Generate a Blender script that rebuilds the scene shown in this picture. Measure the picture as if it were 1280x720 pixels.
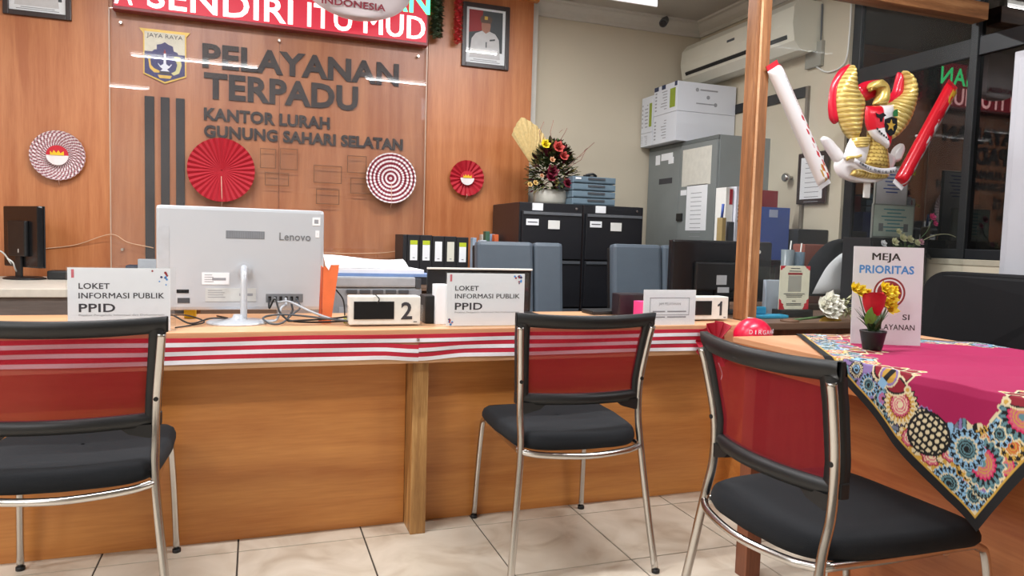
import bpy, bmesh, math, random
import numpy as np
from mathutils import Vector, Matrix
random.seed(7)
rng = np.random.default_rng(7)
for o in list(bpy.data.objects): bpy.data.objects.remove(o)
scene = bpy.context.scene
col = scene.collection
# ------------------------------------------------------------------ camera
FPX = 905.3
CAM = Vector((0, 0, 1.08))
_y, _p, _r = math.radians(19.644), math.radians(-3.869), math.radians(1.662)
FWD = Vector((math.sin(_y)*math.cos(_p), math.cos(_y)*math.cos(_p), math.sin(_p)))
_rt = Vector((math.cos(_y), -math.sin(_y), 0)); _up = _rt.cross(FWD)
RT = _rt*math.cos(_r) + _up*math.sin(_r); UP = -_rt*math.sin(_r) + _up*math.cos(_r)
cd = bpy.data.cameras.new('camera'); cam = bpy.data.objects.new('camera', cd); col.objects.link(cam)
cd.sensor_width = 36; cd.lens = FPX/1280*36; cd.clip_start = .02
m = Matrix((RT, UP, -FWD)).transposed().to_4x4(); m.translation = CAM; cam.matrix_world = m
scene.camera = cam
# ------------------------------------------------------------------ world, exposure
w = bpy.data.worlds.new('world'); scene.world = w; w.use_nodes = True
w.node_tree.nodes['Background'].inputs[0].default_value = (.010, .012, .016, 1)
w.node_tree.nodes['Background'].inputs[1].default_value = 1
vs = scene.view_settings
vs.view_transform = 'Standard'; vs.look = 'None'; vs.gamma = 1; vs.use_curve_mapping = False; vs.exposure = 0.0
LAMP_W = 36.0          # watts of every fluorescent tube
# ------------------------------------------------------------------ helpers
def ray(px, py): return RT*((px-640)/FPX) - UP*((py-360)/FPX) + FWD
def at_y(px, py, Y): d = ray(px, py); return CAM + d*((Y-CAM.y)/d.y)
def at_x(px, py, X): d = ray(px, py); return CAM + d*((X-CAM.x)/d.x)
def at_z(px, py, Z): d = ray(px, py); return CAM + d*((Z-CAM.z)/d.z)
def lin(c): return c/12.92 if c <= .04045 else ((c+.055)/1.055)**2.4
def rgb(r, g, b): return (lin(r/255), lin(g/255), lin(b/255))
def V(*a): return Vector(a)
def rad(a): return math.radians(a)

MATS = {}
def nt(name):
    m = bpy.data.materials.new(name); m.use_nodes = True; t = m.node_tree
    return m, t, t.nodes['Principled BSDF'], t.nodes['Material Output']
def mat(name, c, rough=.5, metal=0., var=.06, scale=30., bump=0., spec=.5, coat=0., sheen=0., emit=None, es=1.):
    if name in MATS: return MATS[name]
    m, t, b, o = nt(name); N = t.nodes; L = t.links
    b.inputs['Roughness'].default_value = rough; b.inputs['Metallic'].default_value = metal
    b.inputs['Specular IOR Level'].default_value = spec
    b.inputs['Coat Weight'].default_value = coat; b.inputs['Sheen Weight'].default_value = sheen
    tc = N.new('ShaderNodeTexCoord'); nz = N.new('ShaderNodeTexNoise'); nz.inputs['Scale'].default_value = scale
    nz.inputs['Detail'].default_value = 4
    L.new(tc.outputs['Object'], nz.inputs['Vector'])
    r = N.new('ShaderNodeValToRGB'); L.new(nz.outputs['Fac'], r.inputs[0])
    r.color_ramp.elements[0].position = .3; r.color_ramp.elements[1].position = .7
    r.color_ramp.elements[0].color = (*[x*(1-var) for x in c], 1); r.color_ramp.elements[1].color = (*[min(1, x*(1+var)) for x in c], 1)
    L.new(r.outputs[0], b.inputs['Base Color'])
    if bump:
        bp = N.new('ShaderNodeBump'); bp.inputs['Strength'].default_value = bump; bp.inputs['Distance'].default_value = .002
        L.new(nz.outputs['Fac'], bp.inputs['Height']); L.new(bp.outputs[0], b.inputs['Normal'])
    if emit: b.inputs['Emission Color'].default_value = (*emit, 1); b.inputs['Emission Strength'].default_value = es
    MATS[name] = m; return m
def wood(name, c1, c2, axis='z', scale=6., rough=.4, c3=None, coat=0., stretch=14.):
    m, t, b, o = nt(name); N = t.nodes; L = t.links
    b.inputs['Roughness'].default_value = rough; b.inputs['Coat Weight'].default_value = coat; b.inputs['Coat Roughness'].default_value = .25
    tc = N.new('ShaderNodeTexCoord'); mp = N.new('ShaderNodeMapping'); L.new(tc.outputs['Object'], mp.inputs[0])
    s = {'x': (1, stretch, stretch), 'y': (stretch, 1, stretch), 'z': (stretch, stretch, 1)}[axis]
    mp.inputs['Scale'].default_value = s
    n1 = N.new('ShaderNodeTexNoise'); n1.inputs['Scale'].default_value = scale*.22; n1.inputs['Detail'].default_value = 5; n1.inputs['Distortion'].default_value = .4
    n2 = N.new('ShaderNodeTexNoise'); n2.inputs['Scale'].default_value = scale*2.2; n2.inputs['Detail'].default_value = 4
    L.new(mp.outputs[0], n1.inputs['Vector']); L.new(mp.outputs[0], n2.inputs['Vector'])
    mx = N.new('ShaderNodeMath'); mx.operation = 'MULTIPLY_ADD'; mx.inputs[1].default_value = .35
    L.new(n2.outputs['Fac'], mx.inputs[0]); L.new(n1.outputs['Fac'], mx.inputs[2])
    r = N.new('ShaderNodeValToRGB'); L.new(mx.outputs[0], r.inputs[0])
    e = r.color_ramp.elements; e[0].position = .5; e[0].color = (*c1, 1); e[1].position = .86; e[1].color = (*c2, 1)
    if c3: x = e.new(.68); x.color = (*c3, 1)
    L.new(r.outputs[0], b.inputs['Base Color'])
    bp = N.new('ShaderNodeBump'); bp.inputs['Strength'].default_value = .08; bp.inputs['Distance'].default_value = .001
    L.new(mx.outputs[0], bp.inputs['Height']); L.new(bp.outputs[0], b.inputs['Normal'])
    MATS[name] = m; return m
def clear(name, tint=(.97, .98, .98), refl=1., haze=0., hazec=(.8, .8, .8), rough=.02, ior=1.5):
    """thin clear sheet: transparent where looked through, Fresnel gloss on top, a little diffuse haze"""
    m, t, b, o = nt(name); N = t.nodes; L = t.links; N.remove(b)
    tr = N.new('ShaderNodeBsdfTransparent'); tr.inputs[0].default_value = (*tint, 1)
    gl = N.new('ShaderNodeBsdfGlossy'); gl.inputs['Roughness'].default_value = rough
    df = N.new('ShaderNodeBsdfDiffuse'); df.inputs[0].default_value = (*hazec, 1)
    lw = N.new('ShaderNodeLayerWeight'); lw.inputs[0].default_value = .5
    pw = N.new('ShaderNodeMath'); pw.operation = 'POWER'; pw.inputs[1].default_value = 5; L.new(lw.outputs['Facing'], pw.inputs[0])
    mu = N.new('ShaderNodeMath'); mu.operation = 'MULTIPLY_ADD'; mu.inputs[1].default_value = .9*refl; mu.inputs[2].default_value = .042*refl; L.new(pw.outputs[0], mu.inputs[0])
    m1 = N.new('ShaderNodeMixShader'); nz = N.new('ShaderNodeTexNoise'); nz.inputs['Scale'].default_value = 3.
    tc = N.new('ShaderNodeTexCoord'); L.new(tc.outputs['Object'], nz.inputs['Vector'])
    hz = N.new('ShaderNodeMath'); hz.operation = 'MULTIPLY'; hz.inputs[1].default_value = haze*2; L.new(nz.outputs['Fac'], hz.inputs[0])
    L.new(hz.outputs[0], m1.inputs[0]); L.new(tr.outputs[0], m1.inputs[1]); L.new(df.outputs[0], m1.inputs[2])
    m2 = N.new('ShaderNodeMixShader'); L.new(mu.outputs[0], m2.inputs[0]); L.new(m1.outputs[0], m2.inputs[1]); L.new(gl.outputs[0], m2.inputs[2])
    L.new(m2.outputs[0], o.inputs[0]); MATS[name] = m; return m
def attr_mat(name, rough=.6, metal=0., coat=0., sheen=0., bump=0.):
    m, t, b, o = nt(name); N = t.nodes; L = t.links
    a = N.new('ShaderNodeVertexColor'); a.layer_name = 'Col'; L.new(a.outputs[0], b.inputs['Base Color'])
    b.inputs['Roughness'].default_value = rough; b.inputs['Metallic'].default_value = metal; b.inputs['Coat Weight'].default_value = coat
    b.inputs['Sheen Weight'].default_value = sheen
    if bump:
        tc = N.new('ShaderNodeTexCoord'); nz = N.new('ShaderNodeTexNoise'); nz.inputs['Scale'].default_value = 60; L.new(tc.outputs['Object'], nz.inputs['Vector'])
        bp = N.new('ShaderNodeBump'); bp.inputs['Strength'].default_value = bump; bp.inputs['Distance'].default_value = .003
        L.new(nz.outputs['Fac'], bp.inputs['Height']); L.new(bp.outputs[0], b.inputs['Normal'])
    MATS[name] = m; return m

class MB:
    def __init__(s): s.v = []; s.f = []; s.sm = []; s.mi = []; s.c = None
    def add(s, vs, fs, smooth=False, mi=0):
        n = len(s.v); s.v += [tuple(v) for v in vs]
        for f in fs: s.f.append([i+n for i in f]); s.sm.append(smooth); s.mi.append(mi)
        return s
    def box(s, a, b, bev=0., mi=0, R=None, piv=None):
        a, b = Vector(a), Vector(b); c = (a+b)/2; h = [(abs(b[i]-a[i]))/2 for i in range(3)]
        if bev <= 0:
            vs = [V(x*h[0], y*h[1], z*h[2]) for x in (-1, 1) for y in (-1, 1) for z in (-1, 1)]
            fs = [(0, 1, 3, 2), (4, 6, 7, 5), (0, 4, 5, 1), (2, 3, 7, 6), (0, 2, 6, 4), (1, 5, 7, 3)]
        else:
            bev = min(bev, min(h)*.95); bm = bmesh.new(); bmesh.ops.create_cube(bm, size=1)
            for v in bm.verts: v.co = V(v.co.x*2*h[0], v.co.y*2*h[1], v.co.z*2*h[2])
            bmesh.ops.bevel(bm, geom=bm.edges[:], offset=bev, segments=2, affect='EDGES', profile=.6)
            bm.verts.index_update(); vs = [v.co.copy() for v in bm.verts]; fs = [[v.index for v in f.verts] for f in bm.faces]; bm.free()
        if R is not None: vs = [R @ v for v in vs]
        return s.add([v+c for v in vs], fs, False, mi)
    def tube(s, pts, r, n=8, smooth=True, mi=0, closed=False):
        pts = [Vector(p) for p in pts]; k = len(pts); rs = r if isinstance(r, (list, tuple)) else [r]*k
        vs = []; T = []
        for i in range(k):
            a = pts[i-1] if (i > 0 or closed) else pts[i]; b = pts[(i+1) % k] if (i < k-1 or closed) else pts[i]
            T.append((b-a).normalized())
        up = V(0, 0, 1) if abs(T[0].z) < .9 else V(1, 0, 0); nrm = T[0].cross(up).normalized()
        for i in range(k):
            nrm = (nrm - T[i]*nrm.dot(T[i])).normalized(); bi = T[i].cross(nrm)
            for j in range(n):
                a = 2*math.pi*j/n; vs.append(pts[i]+(nrm*math.cos(a)+bi*math.sin(a))*rs[i])
        fs = []
        for i in range(k if closed else k-1):
            i2 = (i+1) % k
            for j in range(n): fs.append((i*n+j, i*n+(j+1) % n, i2*n+(j+1) % n, i2*n+j))
        s.add(vs, fs, smooth, mi)
        if not closed: 
            m0 = len(s.v)-k*n; s.f += [[m0+j for j in range(n)][::-1], [m0+(k-1)*n+j for j in range(n)]]; s.sm += [False]*2; s.mi += [mi]*2
        return s
    def lathe(s, prof, c=(0, 0, 0), n=24, smooth=True, mi=0, sx=1., sy=1.):
        c = Vector(c); vs = []; fs = []
        for r, z in prof:
            for j in range(n): a = 2*math.pi*j/n; vs.append(c+V(r*math.cos(a)*sx, r*math.sin(a)*sy, z))
        for i in range(len(prof)-1):
            for j in range(n): fs.append((i*n+j, i*n+(j+1) % n, (i+1)*n+(j+1) % n, (i+1)*n+j))
        s.add(vs, fs, smooth, mi); m0 = len(s.v)-len(prof)*n
        s.f += [[m0+j for j in range(n)][::-1], [m0+(len(prof)-1)*n+j for j in range(n)]]; s.sm += [False]*2; s.mi += [mi]*2
        return s
    def prism(s, poly, o, u, v, t, mi=0):
        """2-D polygon in the frame (o,u,v), given thickness t along u x v"""
        o, u, v = Vector(o), Vector(u), Vector(v); nn = u.cross(v).normalized(); k = len(poly)
        vs = [o+u*a+v*b for a, b in poly] + [o+u*a+v*b+nn*t for a, b in poly]
        fs = [list(range(k))[::-1], [k+i for i in range(k)]] + [(i, (i+1) % k, k+(i+1) % k, k+i) for i in range(k)]
        return s.add(vs, fs, False, mi)
    def grid(s, P, smooth=True, mi=0, wrap=False):
        r = len(P); c = len(P[0]); vs = [p for row in P for p in row]; fs = []
        for i in range(r-1):
            for j in range(c if wrap else c-1):
                j2 = (j+1) % c; fs.append((i*c+j, i*c+j2, (i+1)*c+j2, (i+1)*c+j))
        return s.add(vs, fs, smooth, mi)
    def build(s, name, mats, parent=None, colors=None):
        off = V(0, 0, 0); p = parent
        while p is not None: off += p.location; p = p.parent
        me = bpy.data.meshes.new(name); me.from_pydata([(v[0]-off.x, v[1]-off.y, v[2]-off.z) for v in s.v], [], s.f)
        mats = mats if isinstance(mats, (list, tuple)) else [mats]
        for mm in mats: me.materials.append(mm)
        me.polygons.foreach_set('use_smooth', s.sm); me.polygons.foreach_set('material_index', s.mi)
        if colors is not None:
            a = me.color_attributes.new('Col', 'FLOAT_COLOR', 'POINT'); c = np.ones((len(s.v), 4), np.float32); c[:, :3] = colors; a.data.foreach_set('color', c.ravel())
        me.validate(); me.update()
        ob = bpy.data.objects.new(name, me); col.objects.link(ob)
        if parent is not None: ob.parent = parent
        if name in ('print', 'text_lines', 'caption'): ob['kind'] = 'stuff'
        return ob
def fix_normals(ob):
    bm = bmesh.new(); bm.from_mesh(ob.data); bmesh.ops.recalc_face_normals(bm, faces=bm.faces); bm.to_mesh(ob.data); bm.free(); return ob
def thing(name, label, cat, loc=(0, 0, 0), rotz=0., group=None):
    o = bpy.data.objects.new(name, None); o.empty_display_size = .05; col.objects.link(o); o.location = loc
    o['label'] = label; o['category'] = cat
    if group: o['group'] = group
    return o
def tag(o, label, cat, group=None):
    o['label'] = label; o['category'] = cat
    if group: o['group'] = group
    return o
def struct(o): o['kind'] = 'structure'; return o
def based(o):
    """move a single-mesh thing's origin to the middle of its base"""
    co = [v.co for v in o.data.vertices]; b = V(sum((min(v.x for v in co), max(v.x for v in co)))/2, (min(v.y for v in co)+max(v.y for v in co))/2, min(v.z for v in co))
    o.data.transform(Matrix.Translation(-b)); o.location = o.location+b; return o
def copy_tree(o, parent=None):
    c = o.copy(); col.objects.link(c); c.parent = parent
    for ch in [x for x in bpy.data.objects if x.parent == o]: copy_tree(ch, c)
    return c
def crv(pts, n=8):
    """Catmull-Rom through the points"""
    P = [Vector(p) for p in pts]; out = []
    for i in range(len(P)-1):
        a = P[i-1] if i else P[i]*2-P[i+1]; b, c = P[i], P[i+1]; d = P[i+2] if i+2 < len(P) else P[i+1]*2-P[i]
        for k in range(n):
            t = k/n; out.append(.5*((2*b)+(c-a)*t+(2*a-5*b+4*c-d)*t*t+(3*b-a-3*c+d)*t**3))
    out.append(P[-1]); return out
_fc = {}
def text_mesh(s, bold=0., thick=.0005, slant=0.):
    k = (s, bold, slant)
    if k in _fc: return _fc[k]
    cu = bpy.data.curves.new('t', 'FONT'); cu.body = s; cu.size = 1; cu.offset = bold; cu.resolution_u = 3; cu.shear = slant; cu.space_character = 1.04
    ob = bpy.data.objects.new('t', cu); col.objects.link(ob); dg = bpy.context.evaluated_depsgraph_get(); dg.update()
    me = bpy.data.meshes.new_from_object(ob.evaluated_get(dg)); vs = [v.co.copy() for v in me.vertices]; fs = [list(p.vertices) for p in me.polygons]
    bpy.data.objects.remove(ob); bpy.data.curves.remove(cu); bpy.data.meshes.remove(me)
    _fc[k] = (vs, fs); return vs, fs
def text(mb, s, x, y, z, w=None, h=None, bold=0., thick=.0006, align='l', u=(1, 0, 0), v=(0, 0, 1), mi=0, slant=0.):
    """flat lettering in the plane (u,v) with its baseline at (x,y,z); w and h fit the capitals' box"""
    if bold and ('M' in s or 'W' in s):      # this font's M breaks when its outline is grown: thicken it with shifted copies
        k_ = bold*(h or .01)*1.3; u0 = Vector(u)
        for q in (-1, 0, 1): W = text(mb, s, x+u0.x*k_*q, y+u0.y*k_*q, z+u0.z*k_*q, w, h, 0, thick+thick*.02*q, align, u, v, mi, slant)
        return W
    vs, fs = text_mesh(s, bold, slant=slant); u, v = Vector(u), Vector(v); n = u.cross(v)
    x0 = min(p.x for p in vs); x1 = max(p.x for p in vs); y1 = max(p.y for p in vs); y0 = min(0, min(p.y for p in vs))
    if w is None: sy = h/y1; sx = sy
    else: sx = w/(x1-x0); sy = h/y1 if h else sx
    W = (x1-x0)*sx; ox = {'l': 0, 'c': -W/2, 'r': -W}[align]; o = V(x, y, z)
    base = [o+u*(ox+(p.x-x0)*sx)+v*(p.y*sy) for p in vs]; k = len(base)
    # outline walls
    ed = {}
    for f in fs:
        for i in range(len(f)):
            e = (f[i], f[(i+1) % len(f)]); r = (e[1], e[0])
            if r in ed: del ed[r]
            else: ed[e] = 1
    mb.add(base+[p+n*thick for p in base], [list(f) for f in [[i+k for i in f] for f in fs]]+[[a, b, b+k, a+k] for a, b in ed], False, mi)
    return W
def islands(mb):
    """split a builder into one builder per connected piece"""
    par = list(range(len(mb.v)))
    def fd(a):
        while par[a] != a: par[a] = par[par[a]]; a = par[a]
        return a
    for f in mb.f:
        for i in f[1:]: par[fd(i)] = fd(f[0])
    g = {}
    for f in mb.f: g.setdefault(fd(f[0]), []).append(f)
    out = []
    for fs in g.values():
        ids = sorted({i for f in fs for i in f}); mp = {a: i for i, a in enumerate(ids)}; b = MB(); b.add([mb.v[i] for i in ids], [[mp[i] for i in f] for f in fs]); out.append(b)
    return out
def pillow(L, R, th, o, u, v, n, colfn, ns=40, ntt=17, back=.6, taper=.18):
    """inflated foil shape lofted between a left and a right outline; returns builder and colours"""
    def rs(P):
        q = crv([V(a, b, 0) for a, b in P], 12); d = [0]
        for i in range(1, len(q)): d.append(d[-1]+(q[i]-q[i-1]).length)
        out = []
        for k in range(ns):
            t = d[-1]*k/(ns-1); i = max(j for j in range(len(d)) if d[j] <= t+1e-9); i = min(i, len(q)-2); e = (t-d[i])/max(1e-9, d[i+1]-d[i]); out.append(q[i].lerp(q[i+1], min(1, e)))
        return out
    A, B = rs(L), rs(R); o, u, v, n = map(Vector, (o, u, v, n)); mb = MB(); cols = []
    for side in (1, -1):
        P = []
        for i in range(ns):
            row = []; s = i/(ns-1); ta = min(1, min(s, 1-s)/taper); ta = math.sqrt(max(0, 1-(1-ta)**2))
            for j in range(ntt):
                t = j/(ntt-1); p = A[i].lerp(B[i], t); h = th*math.sqrt(max(0, 1-(2*t-1)**2))*ta*(1 if side > 0 else back)
                c, rel = colfn(p.x, p.y, s, t, side); row.append(o+u*p.x+v*p.y+n*(side*h*(1+rel))); cols.append(c)
            P.append(row if side > 0 else row)
        k = len(mb.f); mb.grid(P)
        if side < 0: mb.f[k:] = [f[::-1] for f in mb.f[k:]]
    return mb, np.array(cols)
# ------------------------------------------------------------------ materials
wood('wall_wood', rgb(170, 98, 54), rgb(194, 125, 77), 'z', 5., .38, coat=.15)
wood('counter_wood', rgb(190, 118, 56), rgb(218, 150, 80), 'x', 4., .36, coat=.2)
wood('nosing_wood', rgb(206, 152, 110), rgb(224, 178, 136), 'x', 4., .4, coat=.15)
wood('oak', rgb(146, 104, 58), rgb(204, 162, 104), 'z', 9., .45, rgb(176, 130, 76))
wood('oak_post', rgb(122, 80, 50), rgb(182, 130, 86), 'z', 9., .45, rgb(150, 100, 62))
wood('oak_x', rgb(122, 80, 50), rgb(182, 130, 86), 'x', 9., .45, rgb(150, 100, 62))
wood('table_wood', rgb(168, 92, 50), rgb(200, 126, 74), 'y', 4., .4, coat=.15)
wood('table_top_wood', rgb(205, 146, 106), rgb(224, 172, 132), 'y', 4., .4, coat=.2)
wood('leg_wood', rgb(104, 60, 40), rgb(140, 84, 58), 'z', 6., .45)
wood('grey_wood', rgb(92, 84, 80), rgb(120, 110, 104), 'x', 5., .5)
wood('shelf_wood', rgb(96, 74, 60), rgb(128, 100, 82), 'x', 5., .4)
cream = mat('cream_paint', rgb(202, 192, 172), .85, var=.03, scale=1.6, bump=.05)
ceil_m = mat('ceiling_paint', rgb(188, 184, 176), .9, var=.03, scale=2)
crown_m = mat('crown_paint', rgb(205, 202, 194), .8, var=.02)
room_m = mat('room_paint', rgb(214, 206, 190), .9, var=.02, scale=2)
grout = mat('grout', rgb(74, 66, 58), .9)
chrome = mat('chrome', (.62, .60, .58), .2, 1., var=.05, scale=12)
chrome_dull = mat('chrome_dull', (.55, .53, .50), .32, 1., var=.12, scale=20)
blackp = mat('black_plastic', rgb(26, 27, 29), .45, var=.1, scale=40)
blackg = mat('black_gloss', rgb(22, 23, 26), .25, var=.05)
blackf = mat('black_fabric', rgb(19, 22, 27), .95, var=.2, scale=500, bump=.4)
blackl = mat('black_leather', rgb(12, 13, 17), .65, var=.06, scale=30, bump=.08, spec=.25)
greyl = mat('grey_leather', rgb(88, 100, 112), .42, var=.03, scale=14, bump=.05)
greyl2 = mat('grey_leather_dark', rgb(66, 76, 88), .45, var=.03, scale=14, bump=.05)
white = mat('white_paper', rgb(238, 240, 244), .6, var=.015)
whitep = mat('white_plastic', rgb(232, 232, 228), .35, var=.02)
ivory = mat('ivory_plastic', rgb(222, 220, 206), .35, var=.03, scale=5)
silver = mat('silver_plastic', rgb(204, 209, 216), .33, .25, var=.02, scale=3)
silverd = mat('silver_vent', rgb(128, 132, 138), .4, .3)
greym = mat('grey_plastic', rgb(150, 156, 164), .4)
greyd = mat('dark_grey_plastic', rgb(74, 78, 84), .45)
steel = mat('steel_grey_paint', rgb(126, 132, 132), .42, var=.05, scale=5)
steel_d = mat('steel_grey_trim', rgb(98, 104, 104), .42)
steel_l = mat('light_steel_paint', rgb(186, 188, 196), .45, var=.03, scale=4)
bluegrey = mat('blue_grey_plastic', rgb(104, 124, 138), .45)
cabblack = mat('cabinet_black', rgb(28, 29, 34), .38, var=.06, scale=8)
cabside = mat('cabinet_side_brown', rgb(58, 38, 34), .5)
red = mat('ribbon_red', rgb(186, 26, 52), .65, var=.05)
ribw = mat('ribbon_white', rgb(232, 230, 236), .65, var=.03)
fanred = mat('fan_red_paper', rgb(196, 24, 44), .6, var=.05)
fanwhite = mat('fan_white_paper', rgb(236, 226, 226), .6)
fanmar = mat('fan_maroon_paper', rgb(142, 34, 56), .6)
fanpink = mat('fan_pink_paper', rgb(232, 206, 212), .6)
yellow = mat('yellow', rgb(232, 190, 30), .55)
gold = mat('gold_paint', rgb(206, 166, 70), .4, .3)
navy = mat('navy', rgb(44, 44, 104), .5)
ink = mat('ink', rgb(58, 58, 64), .6)
inkl = mat('ink_faint', rgb(150, 152, 158), .6)
letterm = mat('letter_brown_black', rgb(38, 29, 28), .6)
inkblue = mat('ink_blue', rgb(70, 150, 222), .6)
maroon = mat('maroon', rgb(150, 36, 44), .6)
orange = mat('orange_card', rgb(228, 112, 62), .6)
green = mat('leaf_green', rgb(66, 92, 52), .6, var=.3, scale=30)
greenb = mat('leaf_bright_green', rgb(96, 150, 56), .55, var=.2, scale=30)
cyan = mat('cyan_plastic', rgb(40, 150, 190), .35)
blueb = mat('blue_board', rgb(66, 92, 168), .5)
redb = mat('red_book', rgb(160, 40, 50), .5)
limeg = mat('lime_label', rgb(186, 200, 40), .6)
framem = mat('frame_dark', rgb(48, 34, 34), .35)
mirrorless = mat('photo_grey', rgb(62, 68, 74), .5)
skin = mat('photo_skin', rgb(168, 118, 100), .6)
acrylic = clear('acrylic', (.995, 1., 1.), .5, .006)
acrylic_clean = clear('acrylic_clean', (1, 1, 1), .6, 0.)
acryl_wall = clear('acrylic_sheet', (.97, .98, 1.), .65, .03, (.62, .56, .52), .015)
pane_m = clear('partition_glass', (.97, .98, .975), .35, .015, (.7, .75, .75), .01)
tint = clear('night_glass', (.05, .055, .06), 2.6, .03, (.04, .04, .045), .01)  # darkness of the night outside put into the pane as near-black tint
tube_m = mat('fluorescent_tube', (.9, .9, .9), .4, emit=(1, .98, .95), es=9)
led_r = mat('led_red_face', rgb(120, 10, 20), .5, emit=(1., .04, .09), es=.6)
led_w = mat('led_red_lit', (.9, .5, .5), .5, emit=(1., .50, .50), es=3.4)
led_g = mat('led_green_lit', (.1, .8, .3), .5, emit=(.06, 1., .30), es=3.6)
# marble-like tile, dusty black mesh and the chair's red mesh
def tile_mat():
    m, t, b, o = nt('tile_marble'); N = t.nodes; L = t.links
    g = N.new('ShaderNodeNewGeometry'); n1 = N.new('ShaderNodeTexNoise'); n1.inputs['Scale'].default_value = 5.; n1.inputs['Detail'].default_value = 8; n1.inputs['Distortion'].default_value = 1.2
    L.new(g.outputs['Position'], n1.inputs['Vector'])
    r = N.new('ShaderNodeValToRGB'); e = r.color_ramp.elements; e[0].position = .28; e[0].color = (*rgb(186, 170, 150), 1); e[1].position = .72; e[1].color = (*rgb(226, 216, 200), 1)
    x = e.new(.46); x.color = (*rgb(208, 196, 178), 1); L.new(n1.outputs['Fac'], r.inputs[0]); L.new(r.outputs[0], b.inputs['Base Color'])
    b.inputs['Roughness'].default_value = .3; MATS['tile'] = m; return m
tile_m = tile_mat()
def mesh_fabric():
    m, t, b, o = nt('red_mesh_fabric'); N = t.nodes; L = t.links
    b.inputs['Base Color'].default_value = (*rgb(148, 13, 32), 1); b.inputs['Roughness'].default_value = .8
    tr = N.new('ShaderNodeBsdfTransparent'); tl = N.new('ShaderNodeBsdfTranslucent'); tl.inputs[0].default_value = (*rgb(150, 14, 34), 1); tr.inputs[0].default_value = (1, .82, .84, 1)
    tc = N.new('ShaderNodeTexCoord'); wv = N.new('ShaderNodeTexWave'); wv.inputs['Scale'].default_value = 260; wv.wave_type = 'BANDS'; wv.bands_direction = 'DIAGONAL'
    L.new(tc.outputs['Object'], wv.inputs['Vector'])
    mr = N.new('ShaderNodeMapRange'); mr.inputs[3].default_value = .56; mr.inputs[4].default_value = .80; L.new(wv.outputs['Fac'], mr.inputs[0])
    m0 = N.new('ShaderNodeMixShader'); m0.inputs[0].default_value = .35; L.new(b.outputs[0], m0.inputs[1]); L.new(tl.outputs[0], m0.inputs[2])
    m1 = N.new('ShaderNodeMixShader'); L.new(mr.outputs[0], m1.inputs[0]); L.new(tr.outputs[0], m1.inputs[1]); L.new(m0.outputs[0], m1.inputs[2])
    L.new(m1.outputs[0], o.inputs[0]); MATS['red_mesh'] = m; return m
redmesh = mesh_fabric()

# ------------------------------------------------------------------ lamps of the room (fluorescent tubes on the ceiling, some added for their light)
ZC = 2.80
def tube_lamp(x0, y, label):
    x1 = x0+1.2; t = thing('ceiling_tube_lamp', label, 'lamp', ((x0+x1)/2, y, 2.68), group='fluorescent tubes on the ceiling')
    MB().box((x0-.02, y-.035, 2.745), (x1+.02, y+.035, ZC), .006).build('batten', whitep, t)
    MB().tube([(x0+.03, y, 2.722), (x1-.03, y, 2.722)], .013, 12).build('tube', tube_m, t)
    for x in (x0+.015, x1-.015): MB().box((x-.016, y-.018, 2.70), (x+.016, y+.018, 2.745), .004).build('tube_holder', whitep, t)
    l = bpy.data.lights.new('tube_light', 'AREA'); l.shape = 'RECTANGLE'; l.size = 1.12; l.size_y = .035; l.energy = LAMP_W; l.color = (.975, .985, 1.)
    lo = bpy.data.objects.new('tube_light', l); col.objects.link(lo); lo.parent = t; lo.location = (0, 0, 2.706-2.68)
for x0, y, lb in ((-1.14, 1.95, 'fluorescent tube lamp above the left visitor chair'), (1.05, 1.95, 'fluorescent tube lamp above the middle visitor chair'),
                  (-3.5, 1.95, 'added fluorescent tube lamp far to the left of the chairs'), (-2.34, .16, 'fluorescent tube lamp behind to the left of the viewer'), (2.1, .3, 'added fluorescent tube lamp right of the viewer over the table'),  # the far left and the right tube are added for frontal light
                  (-4.3, .16, 'added fluorescent tube lamp near the left wall'), (-3.4, -1.9, 'added fluorescent tube lamp far behind the viewer'), (.85, 3.55, 'added fluorescent tube lamp above the grey office chairs'), (-1.1, 3.55, 'added fluorescent tube lamp above the all-in-one computer')):  # left wall, rear and office tubes are unseen, added for their light
    tube_lamp(x0, y, lb)

# ------------------------------------------------------------------ the room
XR, YB, YW, XWOOD = 3.31, 5.02, 4.90, 1.854
XL, YF = -4.8, -2.6
TZ = .004
floor = struct(MB().box((XL, YF, -.06), (XR, YB, 0)).build('floor', grout))
TP = .4205
tmesh = None
for i in range(-7, 8):
    for j in range(-3, 7):
        xa = .373+TP*i; ya = 2.534-TP*j
        xb = min(xa+TP, XR); 
        if xa < XL or xb-xa < .1 or ya-TP < -.4: continue
        full = abs(xb-xa-TP) < 1e-6
        if full and tmesh:
            o = bpy.data.objects.new('tile', tmesh); col.objects.link(o); o.parent = floor; o.location = (xa, ya, 0)
        else:
            o = MB().box((.0028, -TP+.0028, -.01), (xb-xa-.0028, -.0028, TZ), .0012).build('tile', tile_m, None); o.parent = floor; o.location = (xa, ya, 0)
            if full: tmesh = o.data
struct(MB().box((XL, YF, ZC), (XR, YB+.1, ZC+.1)).build('ceiling', ceil_m))
struct(MB().box((XL-.1, YF, 0), (XL, YB, ZC)).build('wall_left', room_m))
struct(MB().box((XL, YF-.1, 0), (XR, YF, ZC)).build('wall_front', room_m))
struct(MB().box((XL, YB, 0), (XR+.12, YB+.1, ZC)).build('wall_back', cream))
wp = struct(MB().box((XL, YW+.012, 0), (XWOOD-.004, YB, ZC)).build('wall_panelling', MATS['wall_wood']))
xs = [XL, -2.02, -.81, .145, 1.10, XWOOD]
for a, b in zip(xs[:-1], xs[1:]): MB().box((a+.0012, YW, .0), (b-.0012, YW+.0121, ZC-.002), .001).build('panel', MATS['wall_wood'], wp)
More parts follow.
